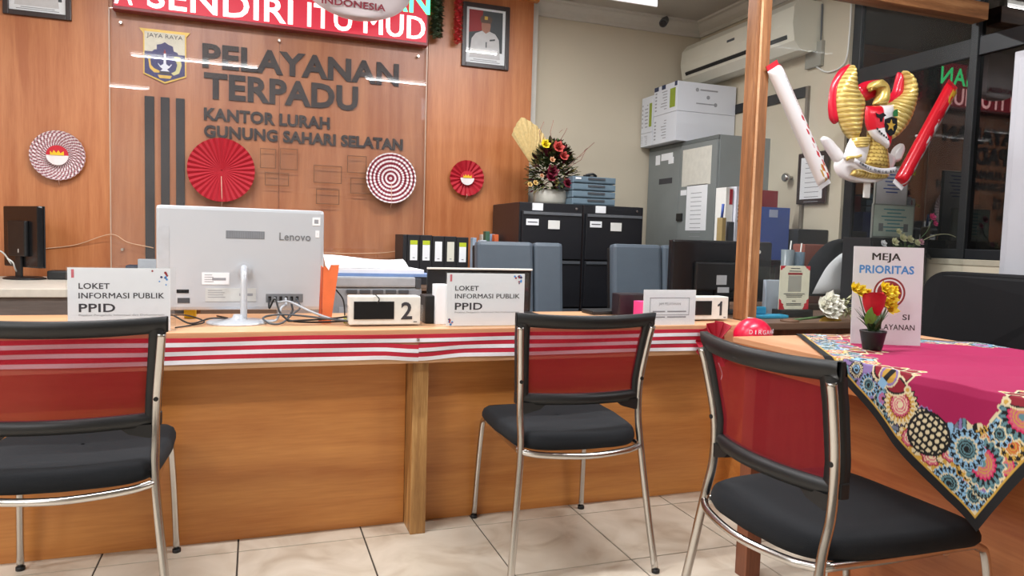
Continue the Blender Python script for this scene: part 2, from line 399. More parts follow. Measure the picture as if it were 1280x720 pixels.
struct(MB().box((XWOOD, YB-.07, 0), (XWOOD+.055, YB, ZC), .004).build('trim_1', crown_m))
# right wall: solid part with a door, then a long dark window over a parapet
WY, WZ = 3.46, 1.045
wr = struct(MB().box((XR, WY, 0), (XR+.12, YB, ZC)).box((XR, YF, 0), (XR+.12, WY, WZ)).box((XR, YF, 2.74), (XR+.12, WY, ZC)).build('wall_right', cream))
d1 = struct(MB().box((XR-.012, 3.79, 0), (XR+.01, 4.58, 2.03), .003).build('door_1', cream))
MB().box((XR-.02, 3.765, 0), (XR+.005, 3.787, 2.10), .002).build('jamb', mat('jamb_shadow', rgb(120, 112, 100), .8), d1)  # dark gap line at the door edge, its shade put into the colour
MB().box((XR-.022, 3.787, 2.036), (XR+.005, 4.6, 2.10), .002).build('header', blackp, d1)
k = at_x(984, 222, XR-.05)
kn = MB().lathe([(.012, 0), (.012, .03), (.028, .04), (.031, .055), (.02, .068)], (0, 0, 0), 16).build('knob', chrome, d1)
kn.rotation_euler = (0, -math.pi/2, 0); kn.location = (XR-.012, k.y, k.z)
# window
win = struct(MB().box((XR-.005, YF, WZ-.03), (XR+.12, WY, WZ), .004).build('window_1', mat('sill', rgb(176, 168, 150), .7)))
fr = mat('window_frame', rgb(34, 36, 40), .4, .2)
MB().box((XR+.02, WY-.06, WZ), (XR+.08, WY, 2.74), .003).build('frame_jamb', fr, win)
mull = [at_x(1218, 100, XR+.03).y, 1.75, .85, -.05, -.95, -1.85]
for y in mull: MB().box((XR+.01, y-.02, WZ), (XR+.07, y+.02, 2.74), .003).build('mullion', fr, win)
zt = at_x(1185, 68, XR+.03).z
MB().box((XR+.02, YF, zt-.045), (XR+.065, WY, zt+.045), .003).build('transom', fr, win)
MB().box((XR+.02, YF, WZ), (XR+.065, WY, WZ+.05), .003).build('bottom_rail', fr, win)
ys = [WY-.03]+mull+[YF]
for a, b in zip(ys[:-1], ys[1:]):
    MB().box((XR+.036, b, WZ+.02), (XR+.042, a, zt)).build('pane', tint, win); MB().box((XR+.036, b, zt), (XR+.042, a, 2.74)).build('pane', tint, win)
# crown moulding
def crown(name, p0, p1, inward):
    p0, p1, n = Vector(p0), Vector(p1), Vector(inward); prof = [(0, 0), (.0, -.10), (.015, -.10), (.02, -.075), (.05, -.05), (.075, -.02), (.10, -.015), (.10, 0)]
    struct(fix_normals(MB().grid([[p+n*a+V(0, 0, b) for a, b in prof] for p in (p0, p1)], False).build(name, crown_m)))
crown('trim_2', (XWOOD+.05, YB, ZC), (XR, YB, ZC), (0, -1, 0))
crown('trim_3', (XR, YB, ZC), (XR, YF, ZC), (-1, 0, 0))
struct(MB().box((XL, YW-.03, ZC-.05), (XWOOD+.03, YW+.02, ZC), .004).build('trim_4', MATS['counter_wood']))
# ------------------------------------------------------------------ service counter
CT, CF, CP, CB = .757, 2.47, 2.636, 3.02
ct = thing('service_counter', 'long orange wood service counter with oak post under its edge', 'counter', (.2, 2.75, TZ))
MB().box((-1.75, CF, CT-.022), (1.98, CB, CT), .003).build('counter_top', MATS['nosing_wood'], ct)
MB().box((-1.75, CF-.002, .638), (1.98, CF+.016, CT-.0225), .002).build('nosing', MATS['nosing_wood'], ct)
MB().box((-1.75, CP, TZ), (.533, CP+.018, .7), .001).build('front_panel', MATS['counter_wood'], ct)
MB().box((.536, CP, TZ), (1.98, CP+.018, .7), .001).build('front_panel', MATS['counter_wood'], ct)
MB().box((-1.75, CB-.02, TZ), (1.98, CB, CT-.023)).build('back_panel', MATS['counter_wood'], ct)
MB().box((.534, 2.515, TZ), (.590, CP, .7), .002).build('support_post', MATS['oak'], ct)
MB().box((1.962, CF+.02, TZ), (1.98, CB-.02, .73), .001).build('end_panel', MATS['counter_wood'], ct)
sc = thing('side_counter', 'dark brown counter section beyond the partition post', 'counter', (2.6, 2.85, TZ))
MB().box((1.984, 2.50, CT-.03), (XR-.02, 3.0, CT), .003).build('counter_top', MATS['shelf_wood'], sc)
MB().box((1.99, 2.60, TZ), (XR-.02, 2.62, CT-.031), .001).build('front_panel', MATS['leg_wood'], sc)
# partition: post, beam and glass standing on the counter
pt = thing('glass_partition', 'glass partition with natural wood post and top beam', 'partition', (2.0, 2.63, CT))
MB().box((1.987, 2.60, CT), (2.062, 2.665, 2.24), .004).build('post', MATS['oak_post'], pt)
MB().box((1.987+.016, 2.592, CT+.001), (1.987+.026, 2.5995, 2.19), .002).build('glazing_bead', MATS['nosing_wood'], pt)
MB().box((1.987, 2.59, 2.192), (XR-.005, 2.675, 2.272), .004).build('beam', MATS['oak_x'], pt)
MB().box((2.064, 2.63, CT+.001), (XR-.006, 2.636, 2.190)).build('glass_pane', pane_m, pt)
# ------------------------------------------------------------------ red and white ribbons along the counter edge
def ribbon(xa, xb, row, lab, dip):
    z1 = .7415-row*.0285; t = thing('flag_ribbon', lab, 'ribbon', ((xa+xb)/2, CF-.006, z1-.028), group='red and white ribbons pinned along the counter edge')
    n = 60
    def zz(x, k):
        e = max(0, 1-abs(x-.555)/.16); e = e*e*(3-2*e)
        return z1-dip*e + .0012*math.sin(x*9+row)
    for nm, a, b, mm in (('red_band', 0, .0140, red), ('white_band', .0140, .0275, ribw)):
        P = []
        for off in (-.0035, -.0085):
            for zq in ((a, b) if off == -.0035 else (b, a)):
                P.append([V(x, CF-.002+off+.0+(.0018*math.sin(x*14+row*2+zq*60)), zz(x, 0)-zq) for x in [xa+(xb-xa)*i/n for i in range(n+1)]])
        P.append(P[0]); fix_normals(MB().grid(P, False).build(nm, mm, t))
for r, nm in ((0, 'top'), (1, 'middle'), (2, 'bottom')):
    ribbon(-1.74, .540, r, f'{nm} red and white ribbon on counter edge, left of the oak post', (.0, .010, .012)[r])
    ribbon(.5405, 1.80, r, f'{nm} red and white ribbon on counter edge, right of the oak post', (.0, .006, .010)[r])
tag(MB().lathe([(.004, 0), (.006, .004), (.003, .008)], (0, 0, 0), 12).build('push_pin', chrome), 'small metal pin holding the ribbons above the oak post', 'pin')
bpy.data.objects['push_pin'].rotation_euler = (math.pi/2, 0, 0); bpy.data.objects['push_pin'].location = (.537, CF-.0085, .722)

# ------------------------------------------------------------------ visitor chairs
def tube_pt(z):
    K = [(0, .248, -.299), (.20, .228, -.268), (.417, .207, -.238), (.52, .205, -.212), (.634, .208, -.209), (.76, .219, -.234), (.846, .2265, -.258)]
    for a, b in zip(K[:-1], K[1:]):
        if z <= b[0]: t = (z-a[0])/(b[0]-a[0]); return a[1]+(b[1]-a[1])*t, a[2]+(b[2]-a[2])*t
    return K[-1][1:]
def make_chair():
    t = thing('visitor_chair', '', 'chair')
    for s in (-1, 1):
        pts = crv([V(s*.248, -.299, .012), V(s*.228, -.268, .20), V(s*.207, -.238, .417), V(s*.205, -.216, .52), V(s*.208, -.216, .634), V(s*.219, -.240, .76), V(s*.224, -.254, .812)], 6)
        l = MB().tube(pts, .0115, 10).build('rear_leg', chrome, t)
        MB().lathe([(.0130, 0), (.0135, .003), (.0135, .011), (.0118, .012)], (s*.249, -.300, TZ), 12).build('foot_cap', blackp, l)
        MB().tube([(s*.208, -.229, .634), (s*.208, -.2265, .634)], .0062, 10).build('bolt', blackp, l)
        pf = crv([V(s*.222, .283, .012), V(s*.216, .262, .22), V(s*.209, .242, .375), V(s*.206, .218, .405), V(s*.205, .17, .412), V(s*.205, -.05, .410), V(s*.206, -.236, .414)], 6)
        l = MB().tube(pf, .0105, 10).build('front_leg', chrome, t)
        MB().lathe([(.0130, 0), (.0135, .003), (.0135, .011), (.0118, .012)], (s*.222, .283, TZ), 12).build('foot_cap', blackp, l)
    MB().tube(crv([V(-.207, -.238, .414), V(-.14, -.268, .408), V(0, -.288, .404), V(.14, -.268, .408), V(.207, -.238, .414)], 6), .010, 10).build('rear_rail', chrome, t)
    MB().tube([(-.2, .13, .400), (.2, .13, .400)], .009, 8).build('cross_bar', chrome_dull, t)
    # seat cushion
    n = 48; rings = []
    def ring(k, z, dome=0., drop=0.):
        P = []
        for i in range(n):
            a = 2*math.pi*i/n; c, s = math.cos(a), math.sin(a); e = .34
            x = .232*math.copysign(abs(c)**e, c)*k; y = .252*math.copysign(abs(s)**e, s)*k
            w = 1-.10*max(0, -y/.25)
            zz = z - drop*max(0, (y-.08)/.17)**2 - dome*abs(x/.23)**2*0
            P.append(V(x*w, y+.003-.03*(1-(x/.232)**2)*max(0, -y/.252), zz))
        return P
    for k, z, d in ((.02, .416, 0), (.90, .416, .01), (.97, .420, .015), (1., .434, .02), (1., .446, .02), (.975, .462, .022), (.92, .470, .02), (.7, .472, .012), (.35, .468, .002), (.02, .466, 0)):
        rings.append(ring(k, z, 0, d))
    fix_normals(MB().grid(rings, True, wrap=True).build('seat', blackf, t))
    # curved backrest: black ring frame, red mesh in its opening
    Z0, Z1 = .560, .848
    def S(a, z, off=0.):
        w, y = tube_pt(z); w += .010
        return V(a*w, y-.045*(1-a*a)+.016+off, z+ (.006*(a*a) if z > .8 else 0))
    na, ia, bz, tz = 40, .835, .594, .806
    def frame_strip(fn, kk):   # closed loop section around a strip given by fn(i)->(inner point, outer point)
        mb = MB(); P = []
        for i in range(kk+1):
            p, q, dn = fn(i/kk); P.append([p+dn*.010, p-dn*.012, (p+q)/2-dn*.016, q-dn*.012, q+dn*.010, (p+q)/2+dn*.012, p+dn*.010])
        mb.grid(P); return mb
    yv = V(0, 1, 0)
    def lerp(a, b, t): return a+(b-a)*t
    bf = MB()
    for mb in (frame_strip(lambda t: (S(lerp(-1, 1, t), tz), S(lerp(-1, 1, t), Z1), yv), na), frame_strip(lambda t: (S(lerp(-1, 1, t), Z0), S(lerp(-1, 1, t), bz), yv), na),
               frame_strip(lambda t: (S(-ia, lerp(bz-.01, tz+.01, t)), S(-1.0, lerp(bz-.01, tz+.01, t)), yv), 16), frame_strip(lambda t: (S(ia, lerp(bz-.01, tz+.01, t)), S(1.0, lerp(bz-.01, tz+.01, t)), yv), 16)):
        bf.add(mb.v, mb.f, True)
    for s in (-1, 1):   # caps of the corners
        for za, zb in ((Z0, bz), (tz, Z1)):
            bf.box(S(s*.995, za, -.012)-V(.004, 0, 0), S(s*.995, zb, .010)+V(.004, 0, 0), .003)
    fix_normals(bf.build('backrest_frame', blackp, t))
    P = [[S(-ia-.01+(2*ia+.02)*j/24, bz-.004+(tz-bz+.008)*i/12, .0) for j in range(25)] for i in range(13)]
    MB().grid(P).build('backrest_mesh', redmesh, t)
    for s in (-1, 1):
        P = [V(s*.198, -.205, .575), V(s*.196, -.19, .53), V(s*.18, -.20, .545), V(s*.12, -.225, .566)]
        mb = MB(); mb.prism([(0, .0), (.085, .0), (.06, -.022), (.012, -.036), (0, -.03)], (s*.204, -.222, .566), (-s, -.12, 0), (0, 0, 1), .02*s); fix_normals(mb.build('bracket', blackp, t))
    b = MB().box((.06, .08, .385), (.10, .18, .414), .006); b.build('seat_plate', blackp, t)
    return t
ch = make_chair()
POS = ((1.01, 2.317, -2.95, 'black and red mesh visitor chair in the middle, right of the oak post'), (-.455, 2.298, 1.4, 'black and red mesh visitor chair cut by the left picture edge'),
       (1.351, 1.368, -89.85, 'nearest black and red mesh visitor chair, facing the batik-covered table'))
for i, (x, y, a, lb) in enumerate(POS):
    o = ch if i == 0 else copy_tree(ch)
    o.location = (x, y, 0); o.rotation_euler = (0, 0, rad(a)); o['label'] = lb; o['group'] = 'visitor chairs in front of the counter'

# ------------------------------------------------------------------ priority table with batik cloth
TT, TX0, TX1, TY0, TY1 = .785, 1.465, 2.20, .40, 1.958
tb = thing('priority_table', 'orange wood table with dark leg under the batik cloth', 'table', (1.83, 1.2, TZ))
MB().box((TX0, TY0, TT-.018), (TX1, TY1, TT), .002).build('table_top', MATS['table_top_wood'], tb)
for a, b in (((TX0+.002, TY0+.01, TT-.085), (TX0+.022, TY1-.002, TT-.0185)), ((TX1-.022, TY0+.01, TT-.085), (TX1-.002, TY1-.002, TT-.0185)), ((TX0+.0225, TY1-.022, TT-.085), (TX1-.0225, TY1-.002, TT-.0185))):
    MB().box(a, b, .001).build('apron', MATS['table_wood'], tb)
for x, y in ((1.497, 1.93), (2.115, 1.93), (1.497, .45), (2.115, .45)): MB().box((x, y-.055, TZ), (x+.056, y, TT-.086), .002).build('leg', MATS['leg_wood'], tb)
MB().box((1.70, .46, .05), (1.718, 1.74, TT-.019), .001).build('modesty_panel', MATS['table_wood'], tb)
# cloth: square laid cornerwise; colours are the printed batik design
N = 470; LS = 1.09
gu, gv = np.meshgrid(np.linspace(0, LS, N), np.linspace(0, LS, N), indexing='ij')
e1 = (.54, .842); e2 = (.842, -.54)
A = -.308+gu*e1[0]+gv*e2[0]; Bc = 1.085+gu*e1[1]+gv*e2[1]
def paint():
    C = np.empty((N, N, 3), np.float32); C[:] = rgb(164, 14, 80)
    def put(mask, c): C[mask] = c
    d = np.minimum(np.minimum(gu, gv), np.minimum(LS-gu, LS-gv)); s = np.where(np.minimum(gu, LS-gu) < np.minimum(gv, LS-gv), gv, gu)
    CREAM, BLK, TEAL, LAV, GOLD, SKY, MAR, PINK, GRY = rgb(222, 208, 170), rgb(12, 11, 14), rgb(96, 138, 148), rgb(140, 116, 172), rgb(200, 158, 66), rgb(140, 186, 220), rgb(140, 16, 40), rgb(206, 96, 120), rgb(120, 116, 122)
    edge = .092+.022*np.abs(np.sin(s*21.)); edge = np.where(np.hypot(gu-.11, gv-.11) < .075+.012*np.abs(np.sin(6*np.arctan2(gv-.11, gu-.11))), 9, edge)
    corner = np.hypot(gu-.36, gv-.36)
    border = (d < edge)
    put(d < edge+.010, CREAM); put(d < edge+.004, TEAL); put(border, rgb(96, 84, 92))
    n1 = np.sin(gu*41+3*np.sin(gv*13))+np.sin(gv*37+2*np.sin(gu*17)); pal = [SKY, rgb(110, 116, 132), LAV, TEAL, CREAM]
    q = np.floor((n1+2)/4*4.99).astype(int)
    for i, c in enumerate(pal): put(border & (q == i), c)
    fr_ = (n1+2)/4*4.99; put(border & (np.abs(fr_-np.round(fr_)) < .10), BLK)
    pals = [(CREAM, BLK, TEAL, SKY, LAV, PINK), (BLK, CREAM, GOLD, MAR, PINK, CREAM), (CREAM, TEAL, BLK, rgb(206, 40, 96), PINK, GOLD), (LAV, BLK, CREAM, GRY, BLK, SKY), (GOLD, BLK, GOLD, CREAM, rgb(200, 90, 50), GOLD), (SKY, BLK, SKY, CREAM, TEAL, BLK)]
    def medal(cu, cv, r, k, pet):
        R = np.hypot(gu-cu, gv-cv); T = np.arctan2(gv-cv, gu-cu); rr = r*(1+.07*np.cos(T*pet)); m = R < rr; p = pals[k]
        put(m, p[0]); put(R < rr*.92, p[1]); put((R < rr*.86), p[2]); put((R < rr*.84) & (R > rr*.62) & (np.cos(T*pet*1.) > .1), p[1])
        put(R < rr*.60, p[3]); put((R < rr*.52), p[4]); put((R < rr*.46) & (np.mod(R*160+T/6.283, 1) > .55), p[5]); put(R < rr*.14, p[1])
    r2 = random.Random(11)
    for side in (0, 1, 2, 3):
        x = .02
        while x < LS:
            for row in range(2):
                r = r2.uniform(.022, .040); dd = (.048, .098)[row]+r2.uniform(-.01, .01); xx = x+r2.uniform(0, .04)
                dd = dd if side < 2 else LS-dd; cu, cv = (dd, xx) if side % 2 else (xx, dd); medal(cu, cv, r, r2.randrange(6), r2.choice((9, 12, 16, 20)))
            x += .062
    medal(.30, .082, .050, 1, 22); medal(.08, .27, .052, 2, 16); medal(.08, .13, .055, 2, 18); medal(.125, .125, .045, 5, 16)
    # honeycomb patch
    hx = np.hypot(gu-.205, gv-.085); cell = (np.mod(gu*72+np.floor(gv*64)*.5, 1)-.5)**2+(np.mod(gv*64, 1)-.5)**2; put(hx < .052, BLK); put((hx < .046) & (cell < .13), CREAM)
    # lotus flowers reaching into the plain field
    def lotus(cu, cv, ang, R):
        x = gu-cu; y = gv-cv; c, s_ = math.cos(ang), math.sin(ang); X = (x*c+y*s_)/R; Y = (-x*s_+y*c)/R
        for L_, wd, a0 in ((1.0, .2, 0), (.86, .18, .55), (.86, .18, -.55), (.7, .17, 1.1), (.7, .17, -1.1)):
            px = X*math.cos(a0)+Y*math.sin(a0); py = -X*math.sin(a0)+Y*math.cos(a0); t = np.clip(px/L_, 0, 1); w_ = wd*np.sin(np.pi*t**.8)**.8*1.25
            inn = (px > 0) & (px < L_)
            put(inn & (np.abs(py) < w_+.075), CREAM); put(inn & (np.abs(py) < w_+.025), BLK); put(inn & (np.abs(py) < w_-.02), MAR)
            put(np.hypot(px-L_*.99, py) < .10, CREAM); put(np.hypot(px-L_*.99, py) < .05, GOLD)
        R0 = np.hypot(X-.18, Y); put(R0 < .30, CREAM); put(R0 < .26, LAV); put((R0 < .2), GOLD); put((np.abs(Y) < .07) & (X > 0) & (X < .4), BLK); put((np.abs(Y) < .12) & (X > -.2) & (X < .02), SKY)
    for i, xx in enumerate((.33, .66, .99)):
        lotus(xx+.04, .092, math.pi/2, .10); lotus(.092, xx+.0, 0, .10)
    put(d < .020, BLK); put((d > .020) & (d < .024), GOLD)
    return C.reshape(-1, 3)
cols = paint()
wav = .0022*np.sin(A*17+Bc*9)+.0018*np.sin(Bc*31-A*8)
hang = np.maximum(0, -A); he = np.maximum(0, A-(TX1-TX0)); hb = np.maximum(0, Bc-TY1)
X = TX0+np.clip(A, 0, TX1-TX0); Y = np.minimum(Bc, TY1); Zc = TT+.0035+np.abs(wav)*.8
X = X-.006*np.minimum(1, hang/.02)-(.014*np.sin(Bc*21.)+.012)*np.minimum(1, hang/.25) + .008*np.minimum(1, he/.02)
Y = Y+.008*np.minimum(1, hb/.02); Zc = Zc-hang-he-hb
co = np.stack([X, Y, Zc], -1).reshape(-1, 3)
me = bpy.data.meshes.new('batik_tablecloth'); base = V(1.75, 1.2, TT+.003); me.vertices.add(N*N); me.vertices.foreach_set('co', (co-np.array(base)).ravel())
ii = (np.arange(N-1)[:, None]*N+np.arange(N-1)[None]).ravel(); fa = np.stack([ii, ii+1, ii+N+1, ii+N], -1)
me.loops.add(fa.size); me.loops.foreach_set('vertex_index', fa.ravel()); me.polygons.add(len(fa)); me.polygons.foreach_set('loop_start', np.arange(0, fa.size, 4)); me.polygons.foreach_set('loop_total', np.full(len(fa), 4)); me.polygons.foreach_set('use_smooth', np.ones(len(fa), bool))
ca = me.color_attributes.new('Col', 'FLOAT_COLOR', 'POINT'); c4 = np.ones((N*N, 4), np.float32); c4[:, :3] = cols; ca.data.foreach_set('color', c4.ravel()); me.update(); me.validate()
me.materials.append(attr_mat('batik_print', .8, bump=.1))
cl = bpy.data.objects.new('batik_tablecloth', me); col.objects.link(cl); cl.location = base; tag(cl, 'magenta batik tablecloth with ornate paisley border and black hem', 'tablecloth')
# ------------------------------------------------------------------ wall behind the counter: lettering, bars, emblem, acrylic sheet
YL = YW-.001
def line(mb, s, p0, p1, capl, bold, y=YW, thick=.012):
    a = at_y(*p0, y); b = at_y(*p1, y); c = at_y(p0[0], p0[1]-capl, y)
    text(mb, s, a.x, y-.0, (a.z+b.z)/2, b.x-a.x, c.z-a.z, bold, thick)
for s, p0, p1, cap, lab in (('PELAYANAN', (253, 83), (498, 107), 29, 'large raised letters reading PELAYANAN on the wood wall'), ('TERPADU', (255, 122), (447, 137), 31, 'large raised letters reading TERPADU on the wood wall'),
                            ('KANTOR LURAH', (255, 150), (412, 160.5), 15, 'small raised letters reading KANTOR LURAH on the wood wall'), ('GUNUNG SAHARI SELATAN', (255, 171), (503, 187), 14.5, 'small raised letters reading GUNUNG SAHARI SELATAN')):
    mb = MB(); line(mb, s, p0, p1, cap, .036, YL); a = at_y(*p0, YL)
    t = thing('wall_lettering', lab, 'lettering', tuple(a))
    for k in islands(mb): fix_normals(k.build('letter', letterm, t))
for i, (xa, xb, nm) in enumerate(((181, 193, 'left'), (201, 212, 'middle'), (220, 231, 'right'))):
    a = at_y(xa, 120+i*1.5, YW); b = at_y(xb, 120, YW)
    o = based(MB().box((a.x, YL-.012, .80), (b.x, YL, a.z), .002).build('wall_bar', mat('bar_black', rgb(22, 21, 26), .6)))
    tag(o, f'{nm} of the three tall black bars beside the lettering', 'bar', 'tall black bars on the wood wall')
# emblem board
e0 = at_y(178, 37, YW); e1_ = at_y(234, 44, YW); eb = at_y(206, 105, YW); W_ = e1_.x-e0.x; ex, ez = e0.x, (e0.z+e1_.z)/2; H_ = ez-eb.z
em = thing('emblem_board', 'blue and cream city emblem shield reading JAYA RAYA', 'emblem', (ex+W_/2, YL, eb.z))
def epoly(pts, d0, d1, mt, nm, par=em):
    mb = MB(); mb.prism([(ex+W_*a, ez-H_*b) for a, b in pts], (0, YL-d0, 0), (1, 0, 0), (0, 0, 1), d1-d0); return fix_normals(mb.build(nm, mt, par))
epoly([(-.07, -.03), (1.07, -.03), (.98, .06), (.98, .84), (.5, 1.0), (.02, .84), (.02, .06)], 0, .010, gold, 'board')
epoly([(.05, .02), (.95, .02), (.95, .82), (.5, .965), (.05, .82)], .0102, .0112, mat('emblem_cream', rgb(230, 222, 196), .5), 'field')
epoly([(.05, .40), (.22, .40), (.26, .36), (.32, .35), (.32, .26), (.42, .24), (.5, .2), (.58, .24), (.68, .27), (.70, .36), (.78, .38), (.80, .42), (.95, .42), (.95, .82), (.5, .965), (.05, .82)], .0114, .0122, navy, 'blue_field')
mb = MB(); text(mb, 'JAYA RAYA', ex+W_*.5, YL-.0114, ez-H_*.125, W_*.80, H_*.075, 0, .0006, 'c'); mb.build('lettering', ink, em)
epoly([(.475, .42), (.525, .42), (.53, .62), (.60, .66), (.64, .62), (.66, .62), (.6, .69), (.55, .72), (.6, .76), (.4, .76), (.45, .72), (.4, .69), (.34, .62), (.36, .62), (.40, .66), (.47, .62)], .0124, .0132, white, 'monument')
epoly([(.47, .42), (.5, .33), (.53, .42)], .0124, .0134, maroon, 'flame')
epoly([(.12, .48), (.17, .48), (.19, .66), (.26, .72), (.38, .76), (.40, .80), (.26, .80), (.16, .72)], .0124, .0132, gold, 'rice_ear')
epoly([(.70, .46), (.84, .46), (.88, .62), (.82, .78), (.70, .83), (.64, .79), (.74, .74), (.78, .62)], .0124, .0132, mat('emblem_cotton', rgb(222, 214, 150), .6), 'cotton_spray')
epoly([(.34, .84), (.66, .84), (.62, .90), (.38, .90)], .0124, .0132, gold, 'base_wave')
epoly([(.38, .77), (.60, .77), (.64, .82), (.36, .82)], .0124, .0132, ink, 'base_stone')
# acrylic sheet in front of it
sa, sb = -.805, 1.086
ac = thing('acrylic_sheet', 'large clear acrylic sheet screwed over the wall lettering', 'acrylic sheet', (.14, 4.872, .72))
MB().box((sa, 4.870, .72), (sb, 4.874, 2.36)).build('sheet', acryl_wall, ac)
edge = mat('acrylic_edge', rgb(186, 160, 140), .3)
for x in (sa, sb): MB().box((x-.003, 4.869, .72), (x+.003, 4.875, 2.36)).build('edge_strip', edge, ac)
for x in (sa+.06, (sa+sb)/2, sb-.06):
    for z in (.95, 2.28): MB().tube([(x, 4.866, z), (x, 4.898, z)], .008, 10).build('standoff', chrome_dull, ac)
for i, (x0, y0, x1, y1) in enumerate(((325, 185, 345, 211), (350, 185, 372, 213), (331, 215, 361, 233), (392, 206, 427, 230), (395, 236, 424, 256), (434, 194, 458, 217), (438, 222, 466, 243))):
    a = at_y(x0, y0, 4.868); b = at_y(x1, y1, 4.868); t = thing('document_pocket', f'faint empty clear pocket on the acrylic sheet, number {i+1} from the left', 'document pocket', ((a.x+b.x)/2, 4.868, b.z), group='clear document pockets on the acrylic sheet')
    t['label'] = ('faint clear document pocket, leftmost one right of the red fan', 'faint clear upright document pocket, second from the red fan', 'faint clear wide document pocket under the leftmost two', 'faint clear document pocket, largest, in the middle of the group', 'faint clear document pocket below the largest pocket', 'faint clear document pocket just left of the ringed fan, upper', 'faint clear document pocket just left of the ringed fan, lower')[i]
    pe = mat('pocket_edge', rgb(112, 76, 54), .5)
    MB().box((a.x, 4.866, b.z), (b.x, 4.8675, a.z)).build('sheet', acrylic_clean, t)
    f = .0045
    for c0, c1 in (((a.x, b.z), (a.x+f, a.z)), ((b.x-f, b.z), (b.x, a.z)), ((a.x+f, b.z), (b.x-f, b.z+f)), ((a.x+f, a.z-f), (b.x-f, a.z))): MB().box((c0[0], 4.863, c0[1]), (c1[0], 4.8659, c1[1])).build('rim', pe, t)
# ------------------------------------------------------------------ paper fans
fan_m = attr_mat('fan_print', .65)
def fan(px, py, rad_, y, npl, fn, label, nr=44, medal=False, tassel=True, half=None, mlabel=None):
    c = at_y(px, py, y); t = thing('paper_fan', label, 'paper fan', (c.x, y, c.z-rad_), group='pleated paper fans')
    P = []; cl_ = []; na = npl*4
    for i in range(nr):
        r = rad_*(.02+.98*i/(nr-1)); row = []
        for j in range(na):
            a = 2*math.pi*j/na; k = (j % 4); zz = (0, .5, 1, .5)[k]
            row.append(V(c.x+r*math.cos(a), y-.006-.012*zz*(r/rad_)-.026*(r/rad_), c.z+r*math.sin(a))); cl_.append(fn(r/rad_, a, zz))
        P.append(row)
    mb = MB().grid(P, False, wrap=True); mb.build('pleats', fan_m, t, np.array(cl_))
    if medal:
        R = rad_*.40; k = 28; disc = [(R*math.cos(2*math.pi*i/k), R*math.sin(2*math.pi*i/k)) for i in range(k)]
        for nm, poly, mt, d in (('medal_red', [p for p in disc if p[1] >= -1e-6]+[(-R, 0)] if False else [(R*math.cos(math.pi*i/16), R*math.sin(math.pi*i/16)) for i in range(17)], fanred, .046),
                                ('medal_white', [(R*math.cos(math.pi+math.pi*i/16), R*math.sin(math.pi+math.pi*i/16)) for i in range(17)], fanwhite, .046),
                                ('medal_gold', [(-.62*R, 0), (.62*R, 0), (.58*R, .42*R), (.30*R, .2*R), (.12*R, .5*R), (-.05*R, .22*R), (-.30*R, .5*R), (-.42*R, .2*R), (-.62*R, .4*R)], yellow, .050)):
            m2 = MB(); m2.prism(poly, (c.x, y-d+.003, c.z), (1, 0, 0), (0, 0, 1), .003); fix_normals(m2.build(nm, mt, t))
    if tassel: MB().tube([(c.x, y-.04, c.z-.2*rad_ if not medal else c.z-rad_*.9), (c.x+.004, y-.036, c.z-rad_*1.02), (c.x, y-.008, c.z-rad_*1.2)], .0025, 6).build('cord', mat('cord', rgb(214, 170, 150), .7), t)
    return t
cR, cM, cW, cP = rgb(176, 16, 38), rgb(132, 34, 54), rgb(238, 228, 230), rgb(226, 200, 206)
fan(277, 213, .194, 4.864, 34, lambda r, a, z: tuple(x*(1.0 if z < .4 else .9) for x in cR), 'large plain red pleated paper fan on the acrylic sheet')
fan(488, 223, .165, 4.864, 34, lambda r, a, z: cW if (r*6.2+.1) % 1 < .48 else cM, 'white and maroon ringed paper fan right of the lettering', nr=64)
fan(582, 223, .122, YW, 20, lambda r, a, z: cR, 'small red paper fan with red-white medal, near the binders', medal=True)
fan(74, 195, .142, YW, 34, lambda r, a, z: cW if ((a*34/(2*math.pi)*1.0 + r*6.0) % 1) < .5 else cM, 'swirl-striped white and maroon paper fan on the left', nr=40, medal=True)
